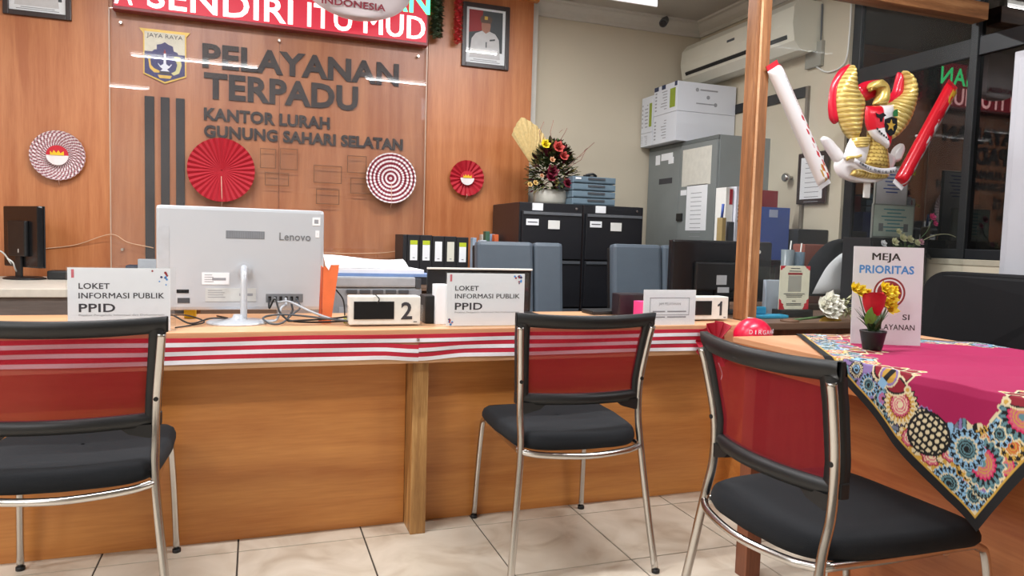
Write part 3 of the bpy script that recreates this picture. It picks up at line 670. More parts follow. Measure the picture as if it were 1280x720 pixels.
# ------------------------------------------------------------------ framed portraits
def portrait(x0, y0, x1, y1, label, full):
    a = at_y(x0, y0, YW); b = at_y(x1, y1, YW); A_ = (a.x, b.z); w_ = b.x-a.x; h_ = a.z-b.z
    t = thing('framed_portrait', label, 'picture', (a.x+w_/2, YW, b.z)); f = w_*.085; y = YW
    for c0, c1 in (((0, 0), (f, h_)), ((w_-f, 0), (w_, h_)), ((f, 0), (w_-f, f)), ((f, h_-f), (w_-f, h_))): MB().box((a.x+c0[0], y-.022, b.z+c0[1]), (a.x+c1[0], y-.001, b.z+c1[1]), .003).build('frame_bar', framem, t)
    MB().box((a.x+f, y-.008, b.z+f), (a.x+w_-f, y-.002, b.z+h_-f)).build('mount', white, t)
    iw, ih = w_-2*f, h_-2*f
    def pl(nm, poly, mt, d): m2 = MB(); m2.prism([(a.x+f+iw*p, b.z+f+ih*q) for p, q in poly], (0, y-.008-d*.0006, 0), (1, 0, 0), (0, 0, 1), .0006); fix_normals(m2.build(nm, mt, t))
    pl('backdrop', [(.07, .22), (.93, .22), (.93, .96), (.07, .96)], mirrorless, 0)
    pl('flag', [(.07, .55), (.40, .60), (.42, .96), (.07, .96)], maroon, 1)
    pl('uniform', [(.09, .10), (.88, .10), (.84, .46), (.74, .56), (.58, .60), (.5, .56), (.42, .60), (.24, .54), (.14, .44)], mat('photo_white', rgb(206, 204, 206), .5), 2)
    pl('face', [(.40, .60), (.5, .55), (.60, .60), (.62, .70), (.60, .76), (.40, .76), (.38, .70)], skin, 3)
    pl('cap', [(.37, .74), (.63, .74), (.66, .82), (.60, .87), (.40, .87), (.35, .82)], mat('photo_cap', rgb(96, 72, 60), .5), 4)
    pl('cap_badge', [(.46, .80), (.54, .80), (.54, .86), (.46, .86)], gold, 5); pl('buttons', [(.50, .30), (.53, .30), (.53, .40), (.50, .40)], mirrorless, 4); pl('ribbon_bar', [(.60, .42), (.74, .44), (.74, .47), (.60, .45)], mirrorless, 4)
    m2 = MB()
    for q, wq in ((.065, .30), (.035, .38)): m2.box((a.x+w_/2-iw*wq, y-.0086, b.z+f+ih*q), (a.x+w_/2+iw*wq, y-.0081, b.z+f+ih*(q+.012)))
    m2.build('caption', inkl, t)
    MB().box((a.x+f, y-.0135, b.z+f), (a.x+w_-f, y-.012, b.z+h_-f)).build('glass', acrylic, t)
portrait(578, 2, 634.5, 89, 'portrait of official in white uniform, dark frame, top centre', True)
portrait(3, -68, 90, 27, 'dark framed portrait cut off at the top left corner', False)
# ------------------------------------------------------------------ LED sign, balloon and garlands
p = at_y(140, 10, 4.80); q = at_y(535, 58, 4.80); lx0, lx1, lz0 = p.x, q.x, (p.z+q.z)/2; lz1 = min(ZC-.03, lz0+.40)
led = thing('led_sign', 'red and green scrolling LED sign above the wall lettering', 'sign', ((lx0+lx1)/2, 4.84, lz0))
MB().box((lx0, 4.802, lz0), (lx1, 4.868, lz1), .004).build('case', mat('led_case', rgb(120, 24, 30), .4), led)
MB().box((lx0+.012, 4.799, lz0+.02), (lx1-.012, 4.8018, lz1-.015)).build('face', led_r, led)
def ledtext(s, xa, xb, z, h, mt, nm): m2 = MB(); text(m2, s, xa, 4.7988, z, xb-xa, h, .02 if 'M' in s else .016, .001); return m2.build(nm, mt, led)
X_ = lambda px: at_y(px, 30, 4.80).x
for s, a, b in (('A', 143, 166), ('SENDIRI', 184, 366), ('ITU', 384, 440), ('MUD', 455, 531)): ledtext(s, X_(a), X_(b), lz0+.035, .145, led_w, 'lit_word')
ledtext('PELAYANAN', X_(300), X_(537), lz0+.205, .145, led_g, 'lit_word')
foil = attr_mat('foil_print', .3, .08, .4); matte_foil = attr_mat('foil_matte', .5); 
def ell(cx, cz, rx, rz, k=10): return [(cx-rx*math.sin(math.pi*i/(k-1)), cz-rz*math.cos(math.pi*i/(k-1))) for i in range(k)], [(cx+rx*math.sin(math.pi*i/(k-1)), cz-rz*math.cos(math.pi*i/(k-1))) for i in range(k)]
c = at_y(448, -19, 4.66); L_, R_ = ell(0, 0, .335, .21)
bt = thing('white_balloon', 'white foil balloon with INDONESIA in red before the LED sign', 'balloon', (c.x, 4.68, c.z-.2))
mb, cc = pillow(L_, R_, .07, (c.x, 4.68, c.z), (1, 0, 0), (0, 0, 1), (0, -1, 0), lambda x, y, s, t, d: (rgb(222, 212, 216), 0)); fix_normals(mb.build('foil', matte_foil, bt, cc))
a = at_y(402, 5, 4.60); b = at_y(482, 11, 4.60); m2 = MB(); text(m2, 'INDONESIA', a.x, 4.602, (a.z+b.z)/2-.004, b.x-a.x, .04, .02, .001); m2.build('lettering', fanmar, bt)
MB().tube([(c.x, 4.68, c.z+.19), (c.x, 4.70, ZC-.002)], .002, 6).build('string', whitep, bt)
def garland(px0, px1, ybot, mt, mt2, label, y, glow=False):
    a = at_y((px0+px1)/2, ybot, y); wd = (at_y(px1, 20, y).x-at_y(px0, 20, y).x)/2; t = thing('hanging_garland', label, 'garland', (a.x, y, a.z))
    MB().tube([(a.x, y, a.z), (a.x+.004, y, ZC-.055)], .004, 6).build('cord', mt2, t); mb = MB(); r = random.Random(int(px0))
    n = 420
    for i in range(n):
        z = a.z+(ZC-.06-a.z)*i/n; an = r.uniform(0, 6.28); l = wd*r.uniform(.7, 1.1); d = V(math.cos(an), math.sin(an)*.8, r.uniform(-.6, .3)).normalized(); sd = d.cross(V(0, 0, 1)).normalized()*wd*.30
        o = V(a.x, y, z); mb.add([o, o+d*l*.5+sd, o+d*l, o+d*l*.5-sd], [(0, 1, 2, 3)])
    mb.build('tinsel', mt, t)['kind'] = 'stuff'
garland(536, 556, 46, mat('garland_green', rgb(96, 116, 92), .5, var=.3), green, 'faded green leaf garland hanging beside the LED sign', 4.83)
garland(565, 579, 52, mat('garland_red', rgb(236, 90, 96), .4, var=.25), fanred, 'short red tinsel garland left of the framed portrait', 4.83)
# hanging white plate over the counter
a = at_y(752, 0, 3.0); b = at_y(821, 9, 3.0); hs = thing('hanging_plate', 'white plate hanging from the ceiling, top centre', 'sign', ((a.x+b.x)/2, 3.0, b.z))
MB().box((a.x, 2.994, b.z), (b.x, 3.004, b.z+.20), .002).build('plate', mat('white_plate', rgb(236, 242, 250), .35), hs)
for x in (a.x+.04, b.x-.04): MB().tube([(x, 2.999, b.z+.2), (x, 2.999, ZC)], .0015, 6).build('cord', whitep, hs)
# string of thin cord across the wall
tag(based(MB().tube(crv([at_y(54, 311, 4.896), at_y(95, 306, 4.892), at_y(138, 293, 4.864), at_y(160, 303, 4.866), at_y(192, 310, 4.866)], 8), .0028, 6).build('hanging_string', mat('cord_tan', rgb(206, 170, 140), .8))), 'thin tan cord drooping along the wood wall at the left', 'cord')
tag(based(MB().tube(crv([at_y(404, 316, 4.866), at_y(440, 317, 4.866), at_y(480, 316, 4.866), at_y(500, 313, 4.866)], 8), .0028, 6).build('hanging_string', mat('cord_tan', rgb(206, 170, 140), .8))), 'thin tan cord along the wall above the paper stack', 'cord')
# ------------------------------------------------------------------ things standing on the counter
def bars(mb, x, y, z, w, rows, h=.0022, gap=.006, seed=1):
    r = random.Random(seed)
    for i in range(rows): mb.box((x, y-.0004, z-i*gap), (x+w*r.uniform(.6, 1), y, z-i*gap+h))
def loket_sign(px0, px1, pyt, pyb, y, label, rz=0):
    a = at_y(px0, pyt, y); b = at_y(px1, pyt, y); w_ = b.x-a.x; zt_ = (a.z+b.z)/2; zb = CT; h_ = zt_-zb
    t = thing('counter_sign', label, 'sign', ((a.x+b.x)/2, y, CT), group='white information counter signs')
    MB().box((a.x, y-.001, zb+.004), (b.x-.012*w_/.3, y+.001, zt_-.004)).build('printed_card', white, t)
    MB().box((a.x-.004, y-.0042, zb), (b.x+.004, y-.0014, zt_)).build('acrylic_front', acrylic, t)
    MB().box((a.x-.004, y+.0014, zb), (b.x+.004, y+.0042, zt_)).build('acrylic_back', acrylic, t)
    MB().box((a.x-.004, y+.0045, zb), (b.x+.004, y+.075, zb+.003)).build('acrylic_foot', acrylic, t)
    yy = y-.0012; X = lambda f: a.x+w_*f; Z = lambda f: zt_-h_*f
    m2 = MB(); text(m2, 'LOKET', X(.10), yy, Z(.335), w_*.285, h_*.085, .016, .0002); text(m2, 'INFORMASI PUBLIK', X(.10), yy, Z(.48), w_*.80, h_*.085, .016, .0002); text(m2, 'PPID', X(.10), yy, Z(.685), w_*.335, h_*.125, .018, .0002)
    m2.build('lettering', ink, t); m2 = MB()
    text(m2, 'Pejabat Pengelola Informasi dan Dokumentasi', X(.10), yy, Z(.745), w_*.80, h_*.026, 0, .0002); m2.build('small_lettering', inkl, t)
    r = random.Random(int(px0)); cs = [inkblue, maroon, navy]; k = 0
    for cx, cz, n in ((.93, .05, 11), (.03, .86, 8)):
        for i in range(n):
            u_ = abs(r.gauss(0, .045)); v_ = abs(r.gauss(0, .10)); x = X(min(.97, max(.015, cx-u_ if cx > .5 else cx+u_*.6))); z = Z(min(.97, cz+v_ if cx > .5 else cz+v_*.5)); s = w_*r.uniform(.008, .016)
            m2 = MB(); m2.prism([(s*math.cos(q*1.0472)*1., s*math.sin(q*1.0472)) for q in range(6)], (x, yy, z), (1, 0, 0), (0, 0, 1), .0002+.00004*i); fix_normals(m2.build('ornament', cs[(i+k) % 3], t))
    m2 = MB(); m2.box((X(.035), yy-.0003, Z(.17)), (X(.06), yy, Z(.045))); m2.build('corner_mark', mat('mark_red', rgb(206, 110, 120), .6), t)
    return t
loket_sign(84, 218, 333.5, 418, 2.50, 'white LOKET INFORMASI PUBLIK PPID sign behind the left chair')
loket_sign(559, 660, 340.5, 411, 2.52, 'white LOKET INFORMASI PUBLIK PPID sign left of the middle chair')
def number_box(x0, x1, yt, y, num, label, cover):
    a = at_y(x0, yt, y); b = at_y(x1, yt, y); w_ = b.x-a.x; zt_ = (a.z+b.z)/2; h_ = zt_-CT-.006
    t = thing('queue_display', label, 'display', ((a.x+b.x)/2, y+.03, CT), group='counter number displays')
    MB().box((a.x, y, CT+.006), (b.x, y+.07, zt_), .004).build('case', mat('box_white', rgb(230, 230, 224), .4), t)
    MB().box((a.x+w_*.06, y-.002, CT+.006+h_*.2), (a.x+w_*.62, y+.001, CT+.006+h_*.82)).build('screen', blackg, t)
    m2 = MB()
    if num == '1':
        hh = h_*.62; fix_normals(m2.prism([(.02*hh, 0), (.2*hh, 0), (.2*hh, hh), (.08*hh, hh), (.0*hh, .86*hh), (-.16*hh, .76*hh), (-.16*hh, .62*hh), (.02*hh, .72*hh)], (a.x+w_*.80, y-.0002, CT+.006+h_*.18), (1, 0, 0), (0, 0, 1), .0012).build('numeral', ink, t)); m2 = MB()
    else: text(m2, num, a.x+w_*.80, y-.0002, CT+.006+h_*.20, None, h_*.60, .02, .0012, 'c'); m2.build('numeral', ink, t)
    m2 = MB(); m2.box((a.x+w_*.90, y-.0008, CT+.006+h_*.08), (a.x+w_*.95, y-.0001, CT+.006+h_*.11)); m2.build('logo_mark', ink, t)
    if cover:
        for x in (a.x-.008, b.x+.004): MB().box((x, y-.012, CT), (x+.003, y+.06, CT+h_*.75)).build('acrylic_side', acrylic, t)
        MB().box((a.x-.008, y-.012, CT), (b.x+.007, y+.06, CT+.0025)).build('acrylic_tray', acrylic, t)
    return t
number_box(437, 526, 370.5, 2.56, '2', 'ivory display box with number 2 beside the cables', True)
o = number_box(855, 911, 371, 2.60, '1', 'ivory display box with number 1 beside the partition post', False); o.rotation_euler = (0, 0, rad(0))
# white notice card
a = at_y(805, 362, 2.49); b = at_y(870, 362.5, 2.49); w_ = b.x-a.x; zt_ = (a.z+b.z)/2; h_ = zt_-CT
t = thing('notice_card', 'white framed notice card in acrylic holder by number 1', 'sign', ((a.x+b.x)/2, 2.49, CT))
MB().box((a.x, 2.489, CT), (b.x, 2.491, zt_)).build('card', white, t); MB().box((a.x, 2.4915, CT), (b.x, 2.55, CT+.003)).build('acrylic_foot', acrylic, t)
MB().box((a.x-.002, 2.485, CT), (b.x+.002, 2.4875, zt_+.002)).build('acrylic_front', acrylic, t)
f = .0022; x0, x1, z0, z1 = a.x+w_*.12, b.x-w_*.12, CT+h_*.28, CT+h_*.78
for c0, c1 in (((x0, z0), (x0+f, z1)), ((x1-f, z0), (x1, z1)), ((x0, z0), (x1, z0+f)), ((x0, z1-f), (x1, z1))): MB().box((c0[0], 2.4884, c0[1]), (c1[0], 2.4889, c1[1])).build('printed_border', inkl, t)
m2 = MB(); text(m2, 'JAM PELAYANAN', (x0+x1)/2, 2.4889, z1-.030, w_*.42, .010, 0, .0003, 'c'); m2.build('lettering', inkl, t)
m2 = MB()
for i in range(2): m2.box((x0+.014, 2.4885, z1-.058-i*.022), (x0+.07, 2.4889, z1-.053-i*.022)); m2.box((x0+.08, 2.4885, z1-.058-i*.022), (x1-.014, 2.4889, z1-.053-i*.022))
m2.build('text_lines', inkl, t)
# all-in-one computer seen from behind
ay = 2.80; pa = at_y(194.5, 255.5, ay); pb = at_y(404, 387, ay); ax0, ax1, az0, az1 = pa.x, pb.x, pb.z, pa.z; aw = ax1-ax0; ah = az1-az0; sx = at_y(297, 400, 2.71).x
t = thing('all_in_one_computer', 'silver all-in-one computer seen from behind on a round stand', 'computer', (sx, 2.71, CT))
MB().box((ax0, ay, az0), (ax1, ay+.028, az1), .012).build('back_shell', silver, t)
MB().box((ax0+.004, ay+.026, az0+.004), (ax1-.004, ay+.034, az1-.004), .003).build('screen', blackg, t)
X = lambda f: ax0+aw*f; Z = lambda f: az1-ah*f; yy = ay-.0002
v_ = MB().box((X(.40), ay-.0008, Z(.30)), (X(.63), ay+.001, Z(.225))).build('vent', silverd, t)
for i in range(26): MB().box((X(.405+.0086*i), ay-.0014, Z(.295)), (X(.405+.0086*i)+.0016, ay-.0008, Z(.23))).build('vent_slot', greym, v_)
m2 = MB(); text(m2, 'Lenovo', X(.72), yy, Z(.305), aw*.195, ah*.075, .01, .0012); m2.build('brand_lettering', mat('brand_grey', rgb(132, 136, 142), .35, .4), t)
for nm, x0, x1, z0, z1, mt in (('sticker', .925, .975, .07, .15, white), ('sticker', .945, .97, .20, .27, white), ('label', .26, .42, .635, .75, white), ('label', .28, .58, .785, .915, mat('label_grey', rgb(206, 208, 206), .5)), ('cover_seam', .012, .075, .20, .66, mat('silver_door', rgb(198, 203, 210), .34, .25)),
                               ('side_port', .115, .185, .80, .835, blackg), ('side_port', .12, .19, .88, .93, greyd), ('port_bay', .64, .87, .84, .925, silverd)):
    ob = MB().box((X(x0), ay-.0015, Z(z1)), (X(x1), ay+.001, Z(z0)), .0003).build(nm, mt, t)
    if nm == 'label':
        m2 = MB(); bars(m2, X(x0+.015), ay-.0016, Z(z0+.025), aw*(x1-x0)*.4, 4, .002, .008, 3); m2.box((X(x1-.10), ay-.002, Z(z0+.075)), (X(x1-.02), ay-.0016, Z(z0+.05))); m2.build('print', inkl, ob)
    if nm == 'sticker': m2 = MB(); m2.box((X(x0+.012), ay-.002, Z(z1-.02)), (X(x1-.012), ay-.0016, Z(z0+.02))); m2.build('print', inkl, ob)
    if nm == 'port_bay':
        for i in range(6): MB().box((X(.655+.034*i), ay-.0022, Z(.905)), (X(.655+.034*i)+.010, ay-.0015, Z(.865))).build('port', blackg, ob)
hg = MB().lathe([(.047, 0), (.045, .003), (.024, .005), (.024, .02)], (sx, 2.71, CT), 28).build('hinge_recess', silver, t); hg.rotation_euler = (math.pi/2, 0, 0); hg.location = (X(.508)-sx, ay+.006-2.71, Z(.60)-CT)
MB().tube(crv([V(X(.508), ay+.004, Z(.575)), V(X(.508), ay-.03, Z(.60)), V(X(.508), ay-.052, Z(.66)), V(X(.508), 2.735, Z(.85)), V(X(.508), 2.722, CT+.02)], 6), [.012]*24+[.017], 12).build('stand_neck', silver, t) if False else MB().tube(crv([V(X(.508), ay+.004, Z(.575)), V(X(.508), ay-.03, Z(.60)), V(X(.508), ay-.052, Z(.66)), V(X(.508), 2.735, Z(.85)), V(X(.508), 2.722, CT+.008)], 6), .0115, 12).build('stand_neck', silver, t)
MB().lathe([(.104, 0), (.104, .004), (.098, .008), (.03, .011), (.018, .02), (.014, .03)], (sx, 2.715, CT), 40).build('stand_base', silver, t)
# cables
def cable(pts, r, mt, label): o = MB().tube(crv(pts, 8), r, 6).build('cable', mt); return tag(based(o), label, 'cable', 'cables on the counter')
cz = CT+.005
P = lambda px, py, y: at_y(px, py, y)
px_ = [X(.66+.034*i) for i in range(6)]; pz = Z(.885)
cable([V(px_[0], ay-.002, pz), V(px_[0], ay-.06, pz-.03), V(px_[1], ay-.07, .84), V(px_[2], 2.66, cz+.03), V(px_[3]+.04, 2.63, cz+.006), V(.36, 2.66, cz+.004), V(.55, 2.70, cz)], .0036, blackp, 'black cable running from the computer behind display 2')
cable([V(px_[1], ay-.002, pz), V(px_[1]+.01, ay-.05, pz-.01), V(px_[2]+.03, ay-.07, .83), V(.19, 2.68, .80), V(.27, 2.65, cz+.012), V(.34, 2.68, cz+.006)], .0045, mat('cable_grey', rgb(186, 190, 196), .5), 'light grey cable arcing from the computer ports')
cable([V(px_[3], ay-.002, pz), V(px_[3], ay-.04, pz-.02), V(px_[2], 2.70, .81), V(px_[1], 2.66, cz+.008), V(px_[0]-.03, 2.68, cz+.005), V(px_[1], 2.73, cz)], .0048, mat('cable_grey', rgb(186, 190, 196), .5), 'light grey cable coiled under the computer')
cable([V(px_[4], ay-.002, pz), V(px_[4], ay-.05, pz-.02), V(px_[4], 2.70, .80), V(px_[3], 2.64, cz+.012), V(px_[5], 2.62, cz+.012), V(.30, 2.64, cz+.02), V(.36, 2.74, cz+.03)], .0036, blackp, 'black cable looping in front of the orange folder')
cable([V(px_[5], ay-.002, pz), V(px_[5]+.01, ay-.05, pz-.03), V(px_[4], 2.68, .79), V(px_[2], 2.62, cz+.004), V(px_[0], 2.61, cz+.004), V(px_[0]-.02, 2.66, cz+.02), V(px_[3], 2.65, cz+.030), V(.30, 2.60, cz+.012), V(.34, 2.62, cz)], .0036, greyd, 'dark grey cable tangled on the counter by the stand')
cable([V(-.30, 2.76, cz), V(-.26, 2.66, cz+.03), V(-.20, 2.62, cz+.006), V(-.14, 2.64, cz+.02), V(-.09, 2.80, cz+.002), V(-.13, 2.9, cz)], .003, blackp, 'black cable loop left of the computer stand')
cable([V(-.30, 2.9, cz+.003), V(-.22, 2.74, cz+.02), V(-.16, 2.68, cz+.004), V(-.21, 2.60, cz), V(-.24, 2.56, cz)], .0026, blackp, 'thin black cable by the left PPID sign')
cable([P(472, 379, 2.545), P(474, 374, 2.54), P(470, 369, 2.56), P(466, 368, 2.575)], .0022, blackp, 'short black cable over the top of display 2')
cable([P(420, 362, 2.70), P(429, 375, 2.70), P(431, 395, 2.69), V(.31, 2.69, cz)], .003, blackp, 'black cable hanging beside the orange folder')
o = MB().box(P(430, 401, 2.66), P(436, 391, 2.68), .003).build('cable_tag', limeg); tag(based(o), 'small yellow-green plug beside display 2', 'plug'); o.location.z = CT
o = MB().box((-.24, 2.86, CT), (-.20, 2.90, CT+.07), .006).build('yellow_box', yellow); tag(based(o), 'small yellow pack behind the left computer edge', 'pack')
# orange folder standing by the computer
a = P(404, 410, 2.66); fx = a.x; t = thing('orange_folder', 'folded orange card envelope standing beside the computer', 'envelope', (fx, 2.68, CT))
def quad(mb, pts, th):
    pts = [Vector(p) for p in pts]; n = (pts[1]-pts[0]).cross(pts[2]-pts[0]).normalized()*th; k = len(pts); mb.add(pts+[p+n for p in pts], [list(range(k))[::-1], [k+i for i in range(k)]]+[(i, (i+1) % k, k+(i+1) % k, k+i) for i in range(k)]); return mb
zz = lambda px, py, y=2.68: at_y(px, py, y)
fix_normals(quad(MB(), [V(zz(402, 405).x, 2.67, CT), V(zz(413, 406).x, 2.67, CT), zz(424, 331), zz(411, 331), zz(404, 334)], .003).build('front_leaf', orange, t))
fix_normals(quad(MB(), [V(zz(399, 405).x, 2.69, CT), V(zz(402, 405).x, 2.675, CT), zz(404, 334, 2.675), zz(402, 332, 2.70)], .003).build('side_leaf', mat('orange_card_shaded', rgb(190, 84, 46), .6), t))  # same card as the front leaf, its shade put into a darker orange
fix_normals(quad(MB(), [zz(406, 331, 2.676), zz(415, 328, 2.676), zz(411, 338, 2.672)], .001).build('paper_corner', white, t))
# printer with papers on its own low desk
DZ = .715
pd = thing('printer_desk', 'low desk behind the counter carrying the grey printer', 'desk', (.6, 3.35, 0)); MB().box((.1, 3.05, DZ-.025), (1.0, 3.65, DZ), .003).build('desk_top', MATS['grey_wood'], pd)
for x in (.14, .93): MB().box((x, 3.1, 0), (x+.03, 3.6, DZ-.026)).build('side_panel', MATS['grey_wood'], pd)
py = 3.12; a = at_y(418, 345, py); b = at_y(528, 345, py); zp = at_y(470, 346, py).z
t = thing('printer', 'light grey office printer behind display number 2', 'printer', ((a.x+b.x)/2, py+.18, DZ))
MB().box((a.x, py, DZ), (b.x, py+.38, zp-.045), .012).build('body', greym, t); MB().box((a.x+.005, py-.006, zp-.045), (b.x-.03, py+.36, zp), .008).build('lid', mat('printer_lid', rgb(168, 174, 182), .4), t)
MB().box((b.x-.03, py-.004, zp-.05), (b.x-.005, py+.02, zp-.005), .004).build('hinge_post', greyd, t)
for i in range(5): xx = a.x+.05+i*(b.x-a.x-.1)/5; MB().box((xx, py-.008, zp-.072), (xx+.045, py-.0005, zp-.056), .002).build('grille', greyd, t)
MB().box((a.x+.02, py-.004, zp-.20), (a.x+.12, py-.0005, zp-.13), .002).build('side_door', mat('printer_lid', rgb(168, 174, 182), .4), t)
def sheets(name, label, px, zb, pts, th, mt, y0, y1, n=1, cat='papers'):
    pass
o = quad(MB(), [V(a.x-.0, py+.02, zp+.001), V(b.x+.05, py+.0, zp+.001), V(b.x+.03, py+.30, zp+.001), V(a.x+.01, py+.32, zp+.001)], .012).build('blue_folder', mat('folder_blue', rgb(120, 150, 200), .5)); tag(based(fix_normals(o)), 'pale blue folder lying on the printer', 'folder')
o = quad(MB(), [V(a.x-.02, py+.03, zp+.0135), V(b.x+.01, py+.015, zp+.0135), V(b.x+.0, py+.27, zp+.0135), V(a.x-.01, py+.28, zp+.0135)], .018).build('paper_stack', white); tag(based(fix_normals(o)), 'white paper stack on the blue folder over the printer', 'papers')
mb = MB(); P_ = []
for i in range(13):
    x = a.x-.03+(.36)*i/12; P_.append([V(x, py+.06+.02*j, zp+.034+.050*math.sin(j/8*1.4)*(.85+.2*math.cos(i*.35)) ) for j in range(9)])
ob = mb.grid(P_).build('curled_papers', white); tag(based(ob), 'curled sheets of white paper atop the printer stack', 'papers')
o = MB().tube([P(482, 330, py+.2), P(486, 342, py+.2)], .012, 10).build('black_stapler', blackp); 
tag(based(o), 'black stapler end beside the curled papers', 'stapler')
# dark laptop and white box behind the right PPID sign
lp = thing('laptop', 'open black laptop behind the right PPID sign', 'laptop', (.86, 2.86, CT))
a = at_y(534, 336, 2.86); b = at_y(664, 336, 2.86)
MB().box((a.x, 2.855, CT+.02), (b.x, 2.868, a.z), .004).build('screen_back', blackg, lp); MB().box((a.x, 2.84, a.z-.001), (b.x, 2.868, a.z+.006), .002).build('top_rim', whitep, lp); MB().box((a.x, 2.72, CT), (b.x, 2.868, CT+.02), .004).build('base', blackp, lp)
o = MB().box(P(544, 410, 2.60), P(556, 359, 2.66)+V(0, 0, 0), .002).build('white_box', white); o.location.z += 0; tag(based(o), 'small white carton wedged beside the right PPID sign', 'box'); o.location.z = CT
o = MB().box(P(531, 410, 2.62), P(543, 372, 2.72), .006).build('telephone_base', blackp); tag(based(o), 'black telephone base right of display number 2', 'telephone'); o.location.z = CT
# web camera box and dark speaker near number 1
o = MB().box(P(773, 397, 2.80), P(799, 367, 2.87), .006).build('desk_speaker', mat('speaker_dark', rgb(36, 26, 34), .4)); tag(based(o), 'small dark speaker left of the notice card', 'speaker'); o.location.z = CT
o = MB().box(P(800, 395, 2.70), P(805, 372, 2.76), .002).build('pink_box', mat('pink', rgb(226, 70, 140), .5)); tag(based(o), 'thin pink carton edge behind the notice card', 'box'); o.location.z = CT
o = based(MB().box((1.40, 2.86, CT), (1.62, 2.98, CT+.018), .006).build('keyboard', blackp)); tag(o, 'black keyboard edge on the counter behind middle chair', 'keyboard')
# half fan, red balloon at the counter end
def pleat_fan(cx, cz, R, a0, a1, label):
    t = thing('half_fan_rosette', label, 'paper fan', (cx, CF-.004, cz-R)); P_ = []; n = 22
    for i in range(3):
        r = R*(.05, .5, 1.)[i]; P_.append([V(cx+r*math.cos(a0+(a1-a0)*j/n), CF-.014-(.028 if j % 2 else .0)*(r/R)-.010*(1-r/R), cz+r*math.sin(a0+(a1-a0)*j/n)) for j in range(n+1)])
    MB().grid(P_, False).build('pleats', mat('rosette_red', rgb(178, 26, 50), .6), t)
    MB().tube(crv([V(cx+.01, CF-.03, cz-R*.8), V(cx+.03, CF-.03, cz-R*1.3), V(cx+.022, CF-.03, cz-R*1.6)], 5), .002, 5).build('string', white, t)
c = at_y(891, 429, CF); pleat_fan(c.x, c.z, .094, rad(40), rad(330), 'red pleated paper rosette on the right end of counter')
c = at_y(941, 420, 2.36); t = thing('red_balloon', 'glossy red and white balloon reading DIRGAHAYU by the table corner', 'balloon', (c.x, 2.36, c.z-.075))
prof = [(.001, -.072)]+[(.076*math.cos(rad(q)), .072*math.sin(rad(q))) for q in range(-75, 90, 12)]+[(.001, .072)]
m2 = MB().lathe(prof, (c.x, 2.36, c.z), 30); cc = np.array([rgb(226, 24, 66) if v[2] > c.z-.012 else rgb(240, 236, 238) for v in m2.v]); m2.build('skin', foil, t, cc)
for i, chh in enumerate('DIRGAHAYU'):
    an = rad(-90-34+i*13-19.6+10); m2 = MB(); d = V(math.cos(an), math.sin(an), 0); text(m2, chh, c.x+d.x*.0752, 2.36+d.y*.0752, c.z+.016, (.0125 if chh != 'I' else .004), .016, .0, .0006, 'c', u=(-d.y, d.x, 0)); m2.build('letter', white, t)
MB().tube([(c.x, 2.36, c.z+.071), (c.x+.005, 2.40, c.z+.068), (c.x+.01, CF-.003, CT-.03)], .0018, 5).build('string', white, t)
# ------------------------------------------------------------------ back office furniture
ld = thing('side_desk', 'pale grey desk with dark wood front against the left wall', 'desk', (-1.6, 4.6, 0))
MB().box((-2.6, 3.90, .745), (-.35, 4.855, .785), .004).build('desk_top', mat('desk_cream', rgb(206, 200, 188), .5), ld); MB().box((-2.58, 3.92, .02), (-.37, 3.94, .744), .001).build('front_panel', MATS['grey_wood'], ld)
for x in (-2.58, -.39): MB().box((x, 3.945, 0), (x+.02, 4.86, .744)).build('side_panel', MATS['grey_wood'], ld)
# left monitor seen from behind, turned
a = at_y(31, 345, 4.62); t = thing('desk_monitor', 'small black monitor turned sideways on the pale desk', 'monitor', (a.x, 4.62, .785))
mx = a.x; my = 4.62; mw = .36; zb_, zt2 = .85, at_y(40, 258, my).z
MB().box((mx-mw/2, my-.02, zb_), (mx+mw/2, my+.012, zt2), .008).build('back_shell', blackg, t); MB().box((mx-mw/2, my+.0125, zb_), (mx+mw/2, my+.02, zt2), .003).build('screen', blackp, t)
MB().box((mx-.09, my-.042, zb_+.06), (mx+.09, my-.0205, zt2-.08), .008).build('back_bulge', blackp, t); MB().box((mx-.03, my-.035, .795), (mx+.03, my-.021, zb_+.12), .004).build('stand_neck', blackp, t)
MB().lathe([(.12, 0), (.12, .006), (.10, .012), (.02, .016)], (mx, my, .785), 32, sy=.8).build('stand_base', blackp, t)
MB().box((mx+.02, my-.0425, zb_+.08), (mx+.028, my-.0422, zb_+.10)).build('logo_mark', whitep, t)
t.rotation_euler = (0, 0, rad(-50))
for i, (x, y, sx_, sy_, h, mt, nm, lb) in enumerate(((80, 341, .14, .10, .05, blackp, 'black_pouch', 'black pouch lying on pale desk beside the monitor'), (178, 334, .16, .12, .085, mat('dark_blue_case', rgb(38, 52, 72), .5), 'storage_case', 'dark blue case beneath the black wall bars'), (132, 336, .04, .04, .06, blueb, 'blue_cap_bottle', 'blue capped bottle tip behind the left PPID sign'))):
    a = at_y(x, y, 4.62); o = MB().box((a.x-sx_/2, 4.56, .785), (a.x+sx_/2, 4.56+sy_, .785+h), .01).build(nm, mt); tag(based(o), lb, nm.split('_')[-1])
a = at_y(186, 325, 4.55); o = MB().box((a.x-.05, 4.5, .785), (a.x+.07, 4.55, at_y(186, 324, 4.5).z), .004).build('grey_carton', greym); tag(based(o), 'light grey carton in front of the dark blue case', 'carton')
